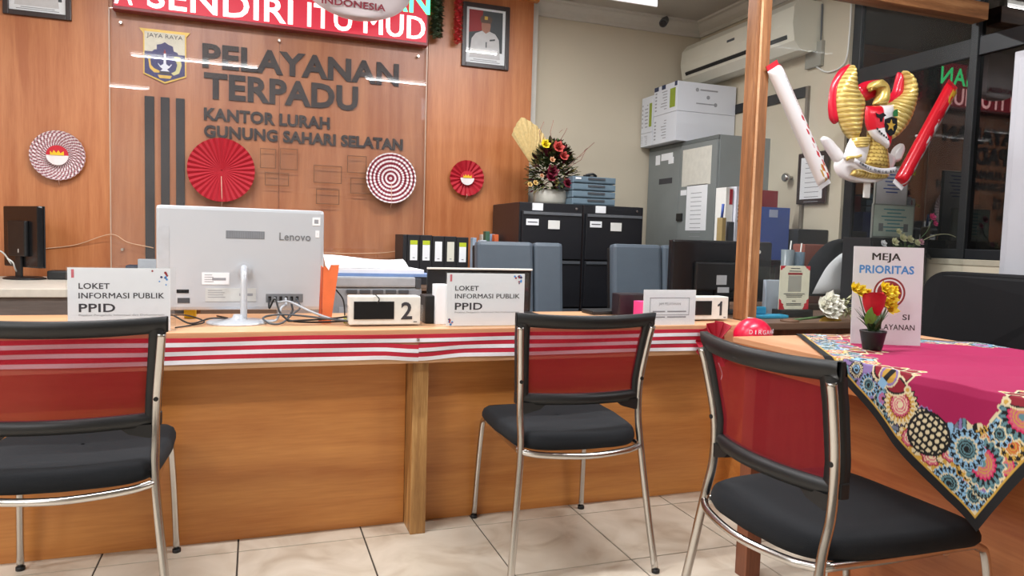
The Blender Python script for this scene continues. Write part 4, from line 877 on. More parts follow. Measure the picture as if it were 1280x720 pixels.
for k, pts in enumerate(([at_y(-4, 312, 4.5), at_y(5, 317, 4.55), at_y(14, 330, 4.6)], [at_y(9, 323, 4.55), at_y(16, 328, 4.56), at_y(20, 338, 4.6), V(at_y(24, 345, 4.6).x, 4.66, .79)])): tag(based(MB().tube(crv(pts, 6), .004, 6).build('cable', whitep)), ('white cable looping left of the small monitor', 'white cable dropping behind the small monitor stand')[k], 'cable')
# rear desk with binders
rd = thing('rear_desk', 'desk along the wood wall carrying the binder row', 'desk', (.6, 4.6, 0)); RZ = .775
MB().box((-.3, 4.3, RZ-.025), (1.555, 4.86, RZ), .003).build('desk_top', MATS['shelf_wood'], rd); MB().box((-.28, 4.34, 0), (1.53, 4.36, RZ-.026)).build('front_panel', MATS['shelf_wood'], rd)
a = at_y(504, 293, 4.5); b = at_y(586, 297, 4.5); bw = (b.x-a.x-.0)/5.35; dkb = mat('binder_black', rgb(28, 28, 32), .5)
for i in range(5):
    x = a.x+(b.x-a.x)-bw*(5-i); t = thing('lever_binder', '%s black lever arch binder in the row, counted from the left' % ('first', 'second', 'third', 'fourth', 'fifth')[i], 'binder', (x+bw/2, 4.6, RZ), group='black binders on the rear desk')
    zt_ = a.z-.004*(i > 1)-.003*(i > 3); MB().box((x+.001, 4.5, RZ), (x+bw-.001, 4.78, zt_), .003).build('cover', dkb, t)
    MB().box((x+bw*.22, 4.4985, zt_-.16), (x+bw*.80, 4.4999, zt_-.035)).build('spine_label', white if i != 3 else ivory, t)
    if i not in (2, 3): MB().box((x+bw*.22, 4.4980, zt_-.062), (x+bw*.80, 4.4984, zt_-.035)).build('label_strip', limeg, t)
    m2 = MB(); m2.box((x+bw*.42, 4.4978, zt_-.147), (x+bw*.6, 4.4983, zt_-.141)); m2.build('print', inkl, t)
x = a.x; o = MB().box((a.x-.05+.05, 4.503, RZ), (b.x-bw*5-.001, 4.77, a.z), .003).build('box_file', dkb); tag(based(o), 'plain black file box at the left end of binders', 'box')
for px, pyt, ww, mt, lb in ((591, 297, .03, mat('clear_file_a', rgb(150, 166, 186), .4), 'bluish plastic sleeve right of the binders'), (600, 300, .05, mat('clear_file_b', rgb(176, 188, 200), .4), 'pale plastic sleeve behind the grey chair'), (607, 289, .035, mat('dark_green', rgb(60, 96, 76), .5), 'dark green box top above the grey chair'), (620, 293, .035, orange, 'orange box top above the grey chair'), (628, 293, .04, mat('pale_blue', rgb(150, 176, 206), .5), 'pale blue box top above the grey chair'), (638, 294, .06, mat('bone', rgb(196, 192, 184), .5), 'bone coloured box top beside the filing cabinet')):
    yq = 4.42+.07*((px-590)//8); p = at_y(px, pyt, yq); p.x = min(p.x, 1.555-ww-.003); o = MB().box((p.x, yq, RZ), (p.x+ww-.004, yq+.055, p.z), .004).build('desk_box', mt); tag(based(o), lb, 'box')
# filing cabinets
def cabinet(x0, x1, label):
    y0, y1, h = 4.30, 4.86, 1.316; t = thing('filing_cabinet', label, 'cabinet', ((x0+x1)/2, 4.58, 0), group='black filing cabinets')
    MB().box((x0, y0+.02, 0), (x1, y1, h), .004).build('body', cabblack, t); MB().box((x0-.0012, y0+.022, .01), (x0-.0002, y1-.002, h-.006)).build('side_sheet', cabside, t)
    dh = (h-.075)/4
    for i in range(4):
        z1 = h-.055-i*dh; d = MB().box((x0+.012, y0, z1-dh+.008), (x1-.012, y0+.0195, z1), .003).build('drawer', cabblack, t)
        MB().box((x0+.02, y0-.006, z1-.022), (x1-.02, y0-.0002, z1-.004), .002).build('grip_rail', greyd if i else mat('grip_silver', rgb(120, 124, 130), .35, .5), d)
        MB().box((x0+.19, y0-.004, z1-.11), (x0+.27, y0-.0002, z1-.055), .001).build('card_holder', whitep if i == 0 else mat('holder_dark', rgb(60, 60, 66), .4), d)
        if i == 0: MB().box((x0+.04, y0-.003, z1-.09), (x0+.125, y0-.0002, z1-.05), .001).build('label', white, d); m2 = MB().box((x0+.05, y0-.0035, z1-.073), (x0+.115, y0-.0031, z1-.067)); m2.build('print', ink, d)
    MB().box((x0+.085, y0+.006, h-.050), (x0+.155, y0+.0195, h-.004), .001).build('top_label', white, t)
    MB().tube([(x1-.05, y0+.021, h-.028), (x1-.05, y0+.012, h-.028)], .008, 10).build('lock', chrome, t)
    return t
cabinet(1.577, 2.018, 'black four-drawer filing cabinet under the flower arrangement'); cabinet(2.022, 2.463, 'black four-drawer filing cabinet next to the cream wall gap')
# letter trays
a = at_y(716, 222, 4.36); b = at_y(770, 222, 4.36); FC = 1.316; th_ = (at_y(745, 221, 4.36).z-FC)/4
t = thing('letter_tray_stack', 'stack of blue-grey desk drawers on the filing cabinet', 'desk drawers', ((a.x+b.x)/2, 4.5, FC))
for i in range(4):
    z = FC+th_*i; d = MB().box((a.x, 4.36, z+.002), (b.x, 4.68, z+th_-.002), .004).build('drawer', bluegrey, t)
    MB().box((a.x+.11, 4.354, z+th_-.022), (b.x-.08, 4.3598, z+th_-.008), .002).build('pull_notch', greyd, d); MB().box((a.x+.01, 4.357, z+.006), (b.x-.01, 4.3598, z+.012)).build('shade_line', mat('tray_shadow', rgb(70, 86, 98), .5), d)  # thin strip low on each drawer: shade put in as darker blue-grey
MB().box((a.x+.02, 4.357, FC+th_*3.55), (a.x+.06, 4.3598, FC+th_*3.8)).build('label', white, t)
tag(based(MB().tube(crv([V(a.x+.12, 4.42, FC+th_*4+.012), V(a.x+.16, 4.40, FC+th_*4+.02), V(a.x+.20, 4.43, FC+th_*4+.008), V(a.x+.17, 4.46, FC+th_*4+.008), V(a.x+.12, 4.45, FC+th_*4+.01)], 6), .008, 8).build('glasses_case', blackp)), 'crumpled black strap on top of the desk drawers', 'strap')
# flower arrangement
def leaf(mb, o, d, l, wd, up=V(0, 0, 1), bend=.2):
    o, d = Vector(o), Vector(d).normalized(); s = d.cross(up); s = s.normalized() if s.length > .01 else V(1, 0, 0); n = s.cross(d)
    pts = []; 
    for i in range(5):
        t = i/4; w_ = wd*math.sin(math.pi*min(1, t*.92+.06))**.8 if 0 < i < 4 else .0; c = o+d*l*t+n*(-bend*l*t*t); pts.append((c-s*w_/2, c+n*wd*.12, c+s*w_/2))
    vs_ = [p for q in pts for p in q]; fs = []
    for i in range(4): a = i*3; fs += [(a, a+1, a+4, a+3), (a+1, a+2, a+5, a+4)]
    mb.add(vs_, fs, True)
def blossom(name, o, r, mt, par, rows=3, np_=6, axis=V(0, -1, .4), core=None):
    mb = MB(); ax = axis.normalized(); u_ = ax.cross(V(0, 0, 1)).normalized(); v_ = ax.cross(u_)
    for k in range(rows):
        for i in range(np_):
            a = 2*math.pi*(i+.5*k)/np_; d = (u_*math.cos(a)+v_*math.sin(a))*(1-.28*k)+ax*(.25+.55*k); leaf(mb, Vector(o), d, r*(1-.12*k), r*.75*(1-.1*k), ax, -.35)
    ob = mb.build(name, mt, par)
    if core: MB().lathe([(.001, -r*.2), (r*.22, -r*.1), (r*.24, r*.05), (.001, r*.2)], Vector(o)+ax*r*.25, 10).build('flower_centre', core, ob)
    return ob
c = at_y(690, 252, 4.5); vx, vy = c.x, 4.52
fa_ = thing('flower_arrangement', 'dried flower arrangement with palm leaf in a pale vase', 'flowers', (vx, vy, FC))
MB().lathe([(.10, 0), (.115, .02), (.12, .06), (.11, .09), (.095, .10), (.09, .095), (.02, .03)], (vx, vy, FC), 28, sy=.7).build('vase', mat('vase', rgb(190, 188, 178), .4), fa_)
r = random.Random(5); mb = MB(); mb2 = MB(); mb3 = MB()
for i in range(900):
    th = r.uniform(0, 6.283); ph = r.uniform(-.35, 1.45); rr = r.uniform(.45, 1.)**.6; d = V(math.cos(th)*math.cos(ph), math.sin(th)*math.cos(ph)*.75, math.sin(ph)); o = V(vx+d.x*.155*rr+.01, vy+d.y*.13*rr, FC+.17+d.z*.24*rr)
    tgt = r.choice((mb, mb, mb, mb2, mb3)); leaf(tgt, o, d+V(r.uniform(-.6, .6), r.uniform(-.6, .6), r.uniform(-.4, .6)), r.uniform(.035, .065), r.uniform(.016, .030))
for q, (m_, mt) in enumerate(((mb, mat('dry_leaf_green', rgb(66, 76, 48), .9, var=.35, scale=20, spec=.1)), (mb2, mat('dry_leaf_dark', rgb(72, 26, 34), .9, var=.3, scale=20, spec=.1)), (mb3, mat('dry_leaf_olive', rgb(112, 104, 58), .9, var=.3, scale=20, spec=.1)))): m_.build('foliage', mt, fa_)['kind'] = 'stuff'
def pa_(px, py, y=4.42): return at_y(px, py, y)
for px, py, rr, mt in ((681, 181, .040, mat('fl_yellow', rgb(226, 206, 40), .6)), (697, 185, .05, mat('fl_salmon', rgb(190, 74, 68), .6)), (690, 215, .05, mat('fl_wine', rgb(110, 20, 44), .6)), (688, 222, .045, mat('fl_wine', rgb(110, 20, 44), .6)), (709, 230, .045, mat('fl_wine', rgb(110, 20, 44), .6)), (662, 231, .022, mat('fl_cream', rgb(222, 190, 120), .6)), (669, 229, .022, mat('fl_cream', rgb(222, 190, 120), .6)), (677, 220, .018, mat('fl_peach', rgb(220, 170, 130), .6)), (694, 227, .024, mat('fl_peach', rgb(220, 170, 130), .6)), (690, 200, .024, mat('fl_peach', rgb(220, 170, 130), .6)), (704, 196, .04, mat('fl_salmon', rgb(190, 74, 68), .6))): blossom('blossom', pa_(px, py), rr, mt, fa_, 3, 6)
for (x0, y0), (x1, y1), wd in (((668, 212), (655, 150), .16), ((668, 212), (670, 160), .09)):
    a, b = at_y(x0, y0, 4.56), at_y(x1, y1, 4.58); mbp = MB(); d_ = (b-a); n_ = 16; R0, R1 = [], []
    for k in range(n_+1):
        an = (k/n_-.55)*(.95 if wd > .1 else .8); ln = d_.length*(1.06-.62*abs(k/n_-.62)); dd_ = V(d_.x*math.cos(an)-d_.z*math.sin(an), 0, d_.x*math.sin(an)+d_.z*math.cos(an)).normalized(); R0.append(a+V(0, -.004*(k % 2), 0)+dd_*.02); R1.append(a+dd_*ln+V(0, -.014*(k % 2), 0))
    mbp.grid([R0, R1], False); mbp.build('palm_leaf', mat('palm_dry', rgb(206, 182, 128), .7, var=.12, scale=60), fa_)
for pts in (((704, 215), (722, 197), (743, 178)), ((706, 212), (726, 200), (732, 188)), ((690, 180), (688, 165), (692, 150)), ((700, 176), (706, 166), (709, 160)), ((676, 178), (674, 165), (680, 152))):
    tw = MB().tube([at_y(x, y, 4.45) for x, y in pts], .0022, 5).build('twig', mat('twig', rgb(150, 110, 96), .8), fa_)
for px, py in ((724, 197), (730, 189), (718, 201), (699, 166)): m2 = MB(); leaf(m2, at_y(px, py, 4.45), V(.5, 0, .6), .035, .014); m2.build('bud', mat('bud_brown', rgb(116, 56, 52), .7), fa_)
# steel cupboard and cartons
sx0, sy0, sy1, sh = 2.879, 4.107, 4.998, 1.81
t = thing('steel_cupboard', 'grey steel cupboard with taped papers below the cartons', 'cupboard', (3.09, 4.55, 0))
MB().box((sx0+.018, sy0, .0), (XR-.004, sy1, sh), .004).build('body', steel, t)
for y0, y1 in ((sy0+.004, (sy0+sy1)/2-.002), ((sy0+sy1)/2+.002, sy1-.004)): MB().box((sx0, y0, .06), (sx0+.0175, y1, sh-.03), .003).build('door', steel, t)
MB().box((sx0+.004, sy0+.001, sh-.028), (sx0+.0175, sy1-.001, sh-.001), .002).build('top_rail', steel_d, t)
def onlock(nm, x0, y0, x1, y1, mt, d=.001):
    a = at_x(x0, y0, sx0); b = at_x(x1, y1, sx0); return MB().box((sx0-d, min(a.y, b.y), min(a.z, b.z)), (sx0-.0002, max(a.y, b.y), max(a.z, b.z))).build(nm, mt, t)
onlock('taped_paper', 854, 188, 888, 230, mat('paper_cream', rgb(214, 212, 202), .6)); pp = onlock('taped_paper', 859, 232, 882, 288, white)
a = at_x(868, 240, sx0); m2 = MB()
for i in range(12): m2.box((sx0-.0016, a.y-.09, a.z-.03*i-.01), (sx0-.0012, a.y+.04, a.z-.03*i-.006))
m2.build('print', inkl, pp)
onlock('sticker', 820, 195, 825, 206, white); onlock('sticker', 827, 193, 841, 199, white, .0014); onlock('sticker', 836, 197, 842, 204, white, .002); onlock('sticker', 851, 238, 858, 244, white)
ob = onlock('name_mark', 824, 224, 840, 229, ink); onlock('handle', 847, 267, 853, 276, blackp, .012)
def carton(x0, y0, z0, x1, y1, z1, label, hole=None, green_=True, sd=0):
    t = thing('paper_carton', label, 'carton', ((x0+x1)/2, (y0+y1)/2, z0), group='white paper cartons on the steel cupboard'); wc = mat('carton_white', rgb(216, 220, 228), .6, var=.02, scale=4)
    MB().box((x0, y0, z0), (x1, y1, z1-.0), .002).build('box', wc, t); h = z1-z0; d = y1-y0; w_ = x1-x0; n_ = mat('carton_navy', rgb(48, 58, 88), .6)
    if green_: MB().box((x0-.0012, y0+d*.08, z0+h*.15), (x0-.0002, y0+d*.30, z0+h*.8)).build('green_patch', mat('carton_green', rgb(140, 158, 50), .6), t)
    m2 = MB(); r_ = random.Random(sd)
    for i in range(7): m2.box((x0-.001, y0+d*.42, z0+h*(.15+.1*i)), (x0-.0002, y0+d*(.5+r_.random()*.22), z0+h*(.18+.1*i)))
    for i in range(6): m2.box((x0-.001, y0+d*.86, z0+h*(.15+.12*i)), (x0-.0002, y0+d*.93, z0+h*(.2+.12*i)))
    m2.build('print', inkl, t)
    if sd == 1:
        for a_, b_ in ((.02, .12), (.50, .66), (.80, .98)): MB().box((x0-.0014, y0+d*a_, z1-.03), (x0+.03, y0+d*b_, z1+.0012)).build('corner_flap', n_, t)
        m2 = MB(); m2.box((x0+w_*.38, y0-.001, z0+h*.74), (x0+w_*.68, y0-.0002, z0+h*.79)); m2.box((x0+w_*.32, y0-.001, z0+h*.28), (x0+w_*.62, y0-.0002, z0+h*.32)); m2.build('print', inkl, t)
        for fx_, fz in ((.33, .76), (.52, .53), (.65, .30)): MB().tube([(x0+w_*fx_, y0-.0012, z0+h*fz), (x0+w_*fx_, y0-.0002, z0+h*fz)], .014, 12).build('round_mark', inkl, t)
zc0 = sh+.001; zc2 = at_x(846, 101, 2.80).z; zm = (zc0+zc2)/2
carton(2.80, 4.50, zc0, 3.29, 4.82, zm-.001, 'lower white carton of the front stack on the cupboard', green_=False, sd=3); carton(2.80, 4.50, zm+.001, 3.29, 4.82, zc2, 'upper white carton of the front stack, green patch on its end', sd=1)
carton(2.80, 4.83, zc0, 3.2, 4.995, zc0+.10, 'low white carton at the far end of the cupboard', green_=False, sd=4); carton(2.80, 4.83, zc0+.102, 3.2, 4.995, zc0+.37, 'white carton with green patch squeezed against the cream wall', sd=5)
# air conditioner
t = thing('air_conditioner', 'ivory split air conditioner on the right wall', 'air conditioner', (3.2, 4.3, 2.25)); y0, y1 = 3.70, 4.94; z0, z1 = 2.285, 2.60; x0 = 3.09
prof = [(XR-.002, z0+.02), (XR-.002, z1), (x0+.05, z1), (x0+.008, z1-.05), (x0, z1-.15), (x0+.02, z0+.06), (x0+.07, z0+.01), (x0+.13, z0)]
m2 = MB(); m2.prism([(a, b) for a, b in prof], (0, y1, 0), (1, 0, 0), (0, 0, 1), (y1-y0)); fix_normals(m2.build('body', ivory, t))
m2 = MB(); m2.prism([(x0+.010, z0+.105), (x0+.004, z0+.098), (x0+.014, z0+.078), (x0+.022, z0+.082)], (0, y1-.06, 0), (1, 0, 0), (0, 0, 1), (y1-y0-.12)); fix_normals(m2.build('outlet_slot', blackp, t))
MB().box((x0-.001, 4.28, z1-.115), (x0+.003, 4.36, z1-.10)).build('logo_mark', greyd, t)
MB().tube(crv([V(x0+.06, y1-.01, z1-.15), V(x0+.05, y1+.012, z0+.1), V(x0+.1, y1+.012, z0+.02), V(XR-.02, y1, z0)], 6), .006, 6).build('drain_hose', mat('hose', rgb(190, 182, 162), .6), t)
# security camera
c = at_y(828, 29, 4.86); t = thing('security_camera', 'small dark dome camera under the cornice', 'camera', (c.x, 4.86, c.z))
MB().tube([(c.x+.02, 4.86, c.z+.02), (c.x-.03, 4.80, c.z-.02)], .030, 16).build('camera_body', greyd, t); MB().tube([(c.x-.03, 4.80, c.z-.02), (c.x-.036, 4.793, c.z-.025)], .022, 14).build('lens', blackg, t); MB().tube(crv([V(c.x+.02, 4.86, c.z+.04), V(c.x+.06, 4.90, c.z+.06), V(c.x+.09, 4.935, c.z+.05)], 5), .010, 8).build('bracket', greyd, t)
# wall box and frame on the right wall
def on_wall(nm, x0, y0, x1, y1, mt, d=.02): a = at_x(x0, y0, XR); b = at_x(x1, y1, XR); return MB().box((XR-d, min(a.y, b.y), min(a.z, b.z)), (XR-.0005, max(a.y, b.y), max(a.z, b.z)), min(.004, d*.3)).build(nm, mt)
o = on_wall('socket_box', 1012, 57, 1030, 82, mat('socket_grey', rgb(150, 148, 138), .5), .03); tag(based(o), 'grey power box high on the cream wall', 'power box')
tag(based(MB().tube(crv([at_x(1026, 57, XR-.02), at_x(1027, 30, XR-.01), at_x(1028, 5, XR-.01)], 6), .005, 6).build('cable', greyd)), 'thin cable rising from the grey power box', 'cable')
tag(based(MB().tube(crv([at_x(1018, 82, XR-.02), at_x(1035, 90, XR-.012), at_x(1056, 78, XR-.012), at_x(1062, 40, XR-.012), at_x(1064, 5, XR-.012)], 6), .005, 6).build('cable', whitep)), 'pale cable drooping from power box to window jamb', 'cable')
o = on_wall('switch_box', 1012, 3, 1020, 13, blackp, .03); tag(based(o), 'tiny black box near the ceiling on cream wall', 'box')
for (x0, y0, x1, y1), lb, ins in (((1003, 193, 1036, 254), 'dark framed document hanging in front, right wall', True), ((999, 198, 1004, 246), 'dark framed document mostly hidden behind another frame', False)):
    a = at_x(x0, y0, XR); b = at_x(x1, y1, XR); d0 = .03 if ins else .012; t = thing('framed_document', lb, 'picture', (XR-d0, (a.y+b.y)/2, b.z))
    MB().box((XR-d0, min(a.y, b.y)-(0 if ins else .08), b.z), (XR-d0+.011, max(a.y, b.y), a.z), .003).build('frame', framem, t)
    if ins:
        MB().box((XR-d0-.001, min(a.y, b.y)+.03, b.z+.03), (XR-d0-.0002, max(a.y, b.y)-.03, a.z-.03)).build('document', white, t); m2 = MB()
        for i in range(9): m2.box((XR-d0-.0016, min(a.y, b.y)+.06, a.z-.07-i*.03), (XR-d0-.0011, max(a.y, b.y)-.07, a.z-.066-i*.03))
        m2.build('print', inkl, t)
# grey leather chairs behind the counter
def office_chair(label, mt1, mt2, loc, rz, wbk=.47, ztop=1.04, group=None):
    t = thing('office_chair', label, 'chair', (0, 0, 0), group=group)
    MB().box((-.24, -.24, .44), (.24, .24, .53), .03).build('seat', mt2, t)
    R = Matrix.Rotation(rad(-6), 3, 'X')
    if wbk > .5:
        q_ = []; hw, r_, z0_, z1_ = wbk/2, .09, .50, ztop
        for cx_, cz_, a0 in ((hw-r_, z0_+r_, -90), (hw-r_, z1_-r_, 0), (-hw+r_, z1_-r_, 90), (-hw+r_, z0_+r_, 180)): q_ += [(cx_+r_*math.cos(rad(a0+15*k)), cz_+r_*math.sin(rad(a0+15*k))) for k in range(7)]
        for nm_, dy_, sc_ in (('back_panel', .20, 1.), ('back_cushion', .188, .94)):
            zc0 = (z0_+z1_)/2; m_ = MB(); m_.prism([(x_*sc_, (z_-zc0)*sc_+zc0) for x_, z_ in q_], (0, .255, 0), (1, 0, 0), (0, 0, 1), .255-dy_); m_.v = [(v_[0], v_[1]+.06*(v_[2]-.5)+.25*v_[0]**2*-1, v_[2]) for v_ in m_.v]; fix_normals(m_.build(nm_, mt1, t))
    else:
      for nm, xa, xb, mm in (('back_panel', -wbk/2, .07, mt1), ('back_panel', .075, wbk/2, mt1)): MB().box((xa, .20, .55), (xb, .27, ztop), .02, R=R).build(nm, mm, t)
    (MB().box((-wbk/2+.08, .285, .50), (wbk/2-.08, .31, ztop-.15), .01) if wbk > .5 else MB().box((-wbk/2-.004, .25, .50), (wbk/2+.004, .29, ztop-.02), .015, R=R)).build('back_shell', blackp, t)
    MB().tube([(0, 0, .12), (0, 0, .44)], .028, 12).build('gas_column', chrome_dull, t)
    for i in range(5):
        a = 2*math.pi*i/5; l = MB().tube([(0, 0, .12), (.28*math.cos(a), .28*math.sin(a), .085)], [.028, .016], 8).build('base_arm', blackp, t)
        MB().lathe([(.001, 0), (.02, .003), (.028, .028), (.02, .055), (.001, .058)], (.28*math.cos(a), .28*math.sin(a), TZ*0), 10).build('caster', blackp, l)
    for s in (-1, 1): MB().tube(crv([V(s*.25, -.05, .50), V(s*.28, -.12, .66), V(s*.28, .02, .69), V(s*.26, .2, .66)], 5), .014, 8).build('armrest', blackp, t)
    t.location = loc; t.rotation_euler = (0, 0, rad(rz)); return t
office_chair('grey leather office chair behind the right PPID sign', greyl, greyl2, (1.32, 3.35, 0), 0, .48, 1.065, 'grey leather office chairs behind the counter')
office_chair('grey leather office chair left of the black monitor', greyl, greyl2, (2.12, 3.42, 0), -4, .46, 1.07, 'grey leather office chairs behind the counter')
# black monitor by the post
my = 2.88; a = at_y(841, 299, my); b = at_y(966, 302, my); zb_ = at_y(845, 376, my).z
t = thing('desk_monitor', 'large black monitor seen from behind at the partition post', 'monitor', ((a.x+b.x)/2, my+.02, CT)); mc = (a.x+b.x)/2
MB().box((a.x, my, zb_), (b.x, my+.03, a.z), .01).build('back_shell', blackg, t); MB().box((a.x+.003, my+.031, zb_+.003), (b.x-.003, my+.036, a.z-.003)).build('screen', blackp, t)
MB().box((mc-.16, my-.02, zb_+.05), (mc+.16, my-.0005, a.z-.10), .01).build('back_bulge', blackp, t); MB().box((mc-.04, my-.012, CT+.012), (mc+.04, my+.012, zb_+.08), .004).build('stand_neck', blackp, t); MB().box((mc-.13, my-.06, CT), (mc+.13, my+.11, CT+.012), .005).build('stand_base', blackp, t)
for x0, y0, x1, y1 in ((896, 344, 908, 356), (897, 359, 911, 366)): p, q = at_y(x0, y0, my-.021), at_y(x1, y1, my-.021); MB().box((p.x, my-.0216, q.z), (q.x, my-.0202, p.z)).build('sticker', mat('sticker_grey', rgb(170, 174, 178), .5), t)
p = at_y(949, 315, my); MB().tube([(p.x, my-.002, p.z), (p.x, my+.002, p.z)], .009, 14).build('round_sticker', whitep, t)
# ------------------------------------------------------------------ behind the glass partition
lc = thing('low_cabinet', 'dark low cabinet carrying box files beside the steel cupboard', 'cabinet', (2.94, 3.8, 0)); LZ = 1.0
MB().box((2.50, 3.52, 0), (3.285, 4.06, LZ), .004).build('body', cabblack, lc)
for i in range(2): MB().box((2.51+.385*i, 3.505, .04), (2.885+.385*i, 3.5195, LZ-.03), .002).build('door', cabblack, lc)
def stand_box(nm, lb, cat, x0, yt, x1, y, d, zb, mt, bev=.002):
    a = at_y(x0, yt, y); b = at_y(x1, yt, y); o = based(MB().box((a.x, y, zb), (b.x, y+d, a.z), bev).build(nm, mt)); return tag(o, lb, cat)
def stand_thing(nm, lb, cat, x0, yt, x1, y, d, zb, mt, part='case'):
    a = at_y(x0, yt, y); b = at_y(x1, yt, y); t = thing(nm, lb, cat, ((a.x+b.x)/2, y+d/2, zb)); MB().box((a.x, y, zb), (b.x, y+d, a.z), .002).build(part, mt, t); return t, a, b
t, a, b = stand_thing('magazine_file', 'white and red magazine file left of the post', 'magazine file', 908, 234, 917, 3.62, .10, LZ, whitep); m2 = MB().box((a.x+.025, 3.6185, a.z-.10), (b.x-.003, 3.6199, a.z-.01)); m2.build('red_panel', redb, t)
t, a, b = stand_thing('magazine_file', 'white magazine file with printed spine behind the post', 'magazine file', 921, 233, 945, 3.60, .10, LZ, mat('file_white', rgb(214, 216, 226), .5)); m2 = MB(); 
for i in range(5): m2.box((a.x+.015, 3.5985, a.z-.12-.022*i), (a.x+.03, 3.5999, a.z-.105-.022*i))
m2.build('print', ink, t)
stand_box('dark_file', 'slim dark file standing among the magazine files', 'file', 911, 277, 918, 3.575, .02, LZ, greyd); 
t, a, b = stand_thing('pen_cup', 'clear cup with blue pens in front of magazine files', 'cup', 903, 272, 908, 3.55, .05, LZ, mat('cup_tan', rgb(160, 140, 96), .5), 'cup'); MB().tube([(a.x+.01, 3.57, a.z), (a.x+.012, 3.565, a.z+.08)], .008, 8).build('pen', blueb, t)
stand_box('blue_box', 'blue printed box behind glass right of the post', 'box', 945, 258, 988, 3.60, .12, LZ, blueb); p, q = at_y(962, 262, 3.599), at_y(972, 272, 3.599); o = MB().box((p.x, 3.5982, q.z), (q.x, 3.5995, p.z)).build('printed_label', mat('label_pale', rgb(176, 186, 214), .6)); tag(based(o), 'pale printed label on the blue box', 'label')
stand_box('red_book', 'red book standing behind the blue box', 'book', 944, 237, 973, 3.76, .05, LZ, redb)
stand_box('black_radio', 'black box-shaped radio behind glass near the window', 'radio', 998, 286, 1036, 3.54, .12, LZ, blackp, .008)
for i, (px, py, mt, lb) in enumerate(((985, 312, mat('cup_clear', rgb(128, 138, 144), .3), 'pale plastic tumbler behind the cream card'), (998, 315, mat('cup_blue', rgb(104, 124, 140), .3), 'bluish plastic tumbler behind the cream card'))):
    c = at_y(px, py, 3.31); t = thing('tumbler', lb, 'cup', (c.x, 3.31, CT)); hh = c.z-CT
    MB().lathe([(.028, 0), (.030, .004), (.036, hh), (.033, hh), (.028, .01), (.001, .008)], (c.x, 3.31, CT), 16).build('cup_wall', mt, t); MB().tube([(c.x-.01, 3.31, CT+.012), (c.x+.02, 3.31, c.z+.05)], .004, 6).build('straw', whitep, t)
dk2 = thing('staff_desk', 'staff desk behind the glass partition', 'desk', (2.75, 3.3, 0)); MB().box((2.44, 3.27, CT-.03), (3.285, 3.49, CT), .003).build('desk_top', MATS['shelf_wood'], dk2)
for x in (2.45, 3.25): MB().box((x, 3.28, 0), (x+.03, 3.48, CT-.031)).build('side_panel', MATS['shelf_wood'], dk2)
stand_box('brown_box', 'reddish brown wooden box behind the QR stand', 'box', 1006, 305, 1050, 3.36, .10, CT, mat('red_brown', rgb(150, 84, 70), .5), .008)
# black chair with white cover
y = 3.05; base_ = at_y(1050, 345, y); t = thing('draped_chair', 'black chair back with white cover draped over it', 'chair', (base_.x, y+.05, 0))
def pxy(pts, y): return [(at_y(a, b, y).x, at_y(a, b, y).z) for a, b in pts]
mb, cc = pillow(pxy([(1008, 372), (1020, 345), (1033, 322), (1050, 305), (1066, 299)], y), pxy([(1100, 372), (1100, 345), (1098, 320), (1088, 303), (1070, 299)], y), .05, (0, y+.10, 0), (1, 0, 0), (0, 0, 1), (0, -1, 0), lambda *a: (rgb(34, 34, 40), 0), 20, 11); fix_normals(mb.build('chair_back', blackf, t))
mb, cc = pillow(pxy([(1022, 368), (1032, 348), (1042, 332), (1056, 319), (1068, 313)], y), pxy([(1096, 368), (1095, 348), (1090, 330), (1082, 318), (1072, 313)], y), .03, (0, y+.04, 0), (1, 0, 0), (0, 0, 1), (0, -1, 0), lambda *a: (rgb(230, 230, 236), 0), 20, 11); fix_normals(mb.build('white_cover', white, t))
MB().tube([(base_.x+.05, y+.12, .10), (base_.x+.05, y+.12, .95)], .02, 8).build('back_support', blackp, t); MB().lathe([(.22, 0), (.22, .02), (.03, .06), (.03, .1)], (base_.x+.05, y+.12, 0), 16).build('base', blackp, t)
# certificates on a dark cabinet under the window
wc_ = thing('window_cabinet', 'black cabinet under the dark window holding certificates', 'cabinet', (3.1, 2.85, 0)); zc_ = at_y(1115, 298, 2.85).z
MB().box((2.90, 2.82, CT+.001), (3.285, 3.0, zc_), .004).build('body', cabblack, wc_); MB().box((2.91, 2.812, CT+.02), (3.275, 2.8195, zc_-.02), .002).build('door', cabblack, wc_)
wc_.location.z = 0
for (x0, y0, x1), lb, yy, c1_, dd in (((1092, 254, 1144), 'silver framed certificate standing behind the glass', 2.85, mat('cert_green', rgb(176, 192, 184), .5), .012), ((1096, 206, 1137), 'taller white certificate standing behind the silver one', 2.91, mat('cert_white', rgb(206, 208, 214), .5), .012)):
    a = at_y(x0, y0, yy); b = at_y(x1, y0, yy); t = thing('framed_certificate', lb, 'certificate', ((a.x+b.x)/2, yy, zc_)); MB().box((a.x, yy, zc_), (b.x, yy+dd, a.z), .003).build('frame', mat('cert_frame', rgb(150, 156, 152), .35, .4), t)
    MB().box((a.x+.008, yy-.001, zc_+.01), (b.x-.008, yy-.0002, a.z-.008)).build('sheet', c1_, t); m2 = MB(); w_ = b.x-a.x
    for i in range(7): f = (.5, .34, .6, .44, .3, .52, .36)[i]; m2.box(((a.x+b.x)/2-w_*f/2, yy-.0016, a.z-.03-.018*i), ((a.x+b.x)/2+w_*f/2, yy-.0011, a.z-.024-.018*i))
    m2.build('print', mat('cert_print', rgb(84, 140, 150), .6) if dd and x0 < 1095 else blueb, t)
    if x0 < 1095:
        for fx_ in (.2, .8): MB().box((a.x+w_*fx_-.015, yy-.0018, zc_+.035), (a.x+w_*fx_+.015, yy-.0012, zc_+.075)).build('seal', mat('seal_grey', rgb(120, 126, 130), .5), t)
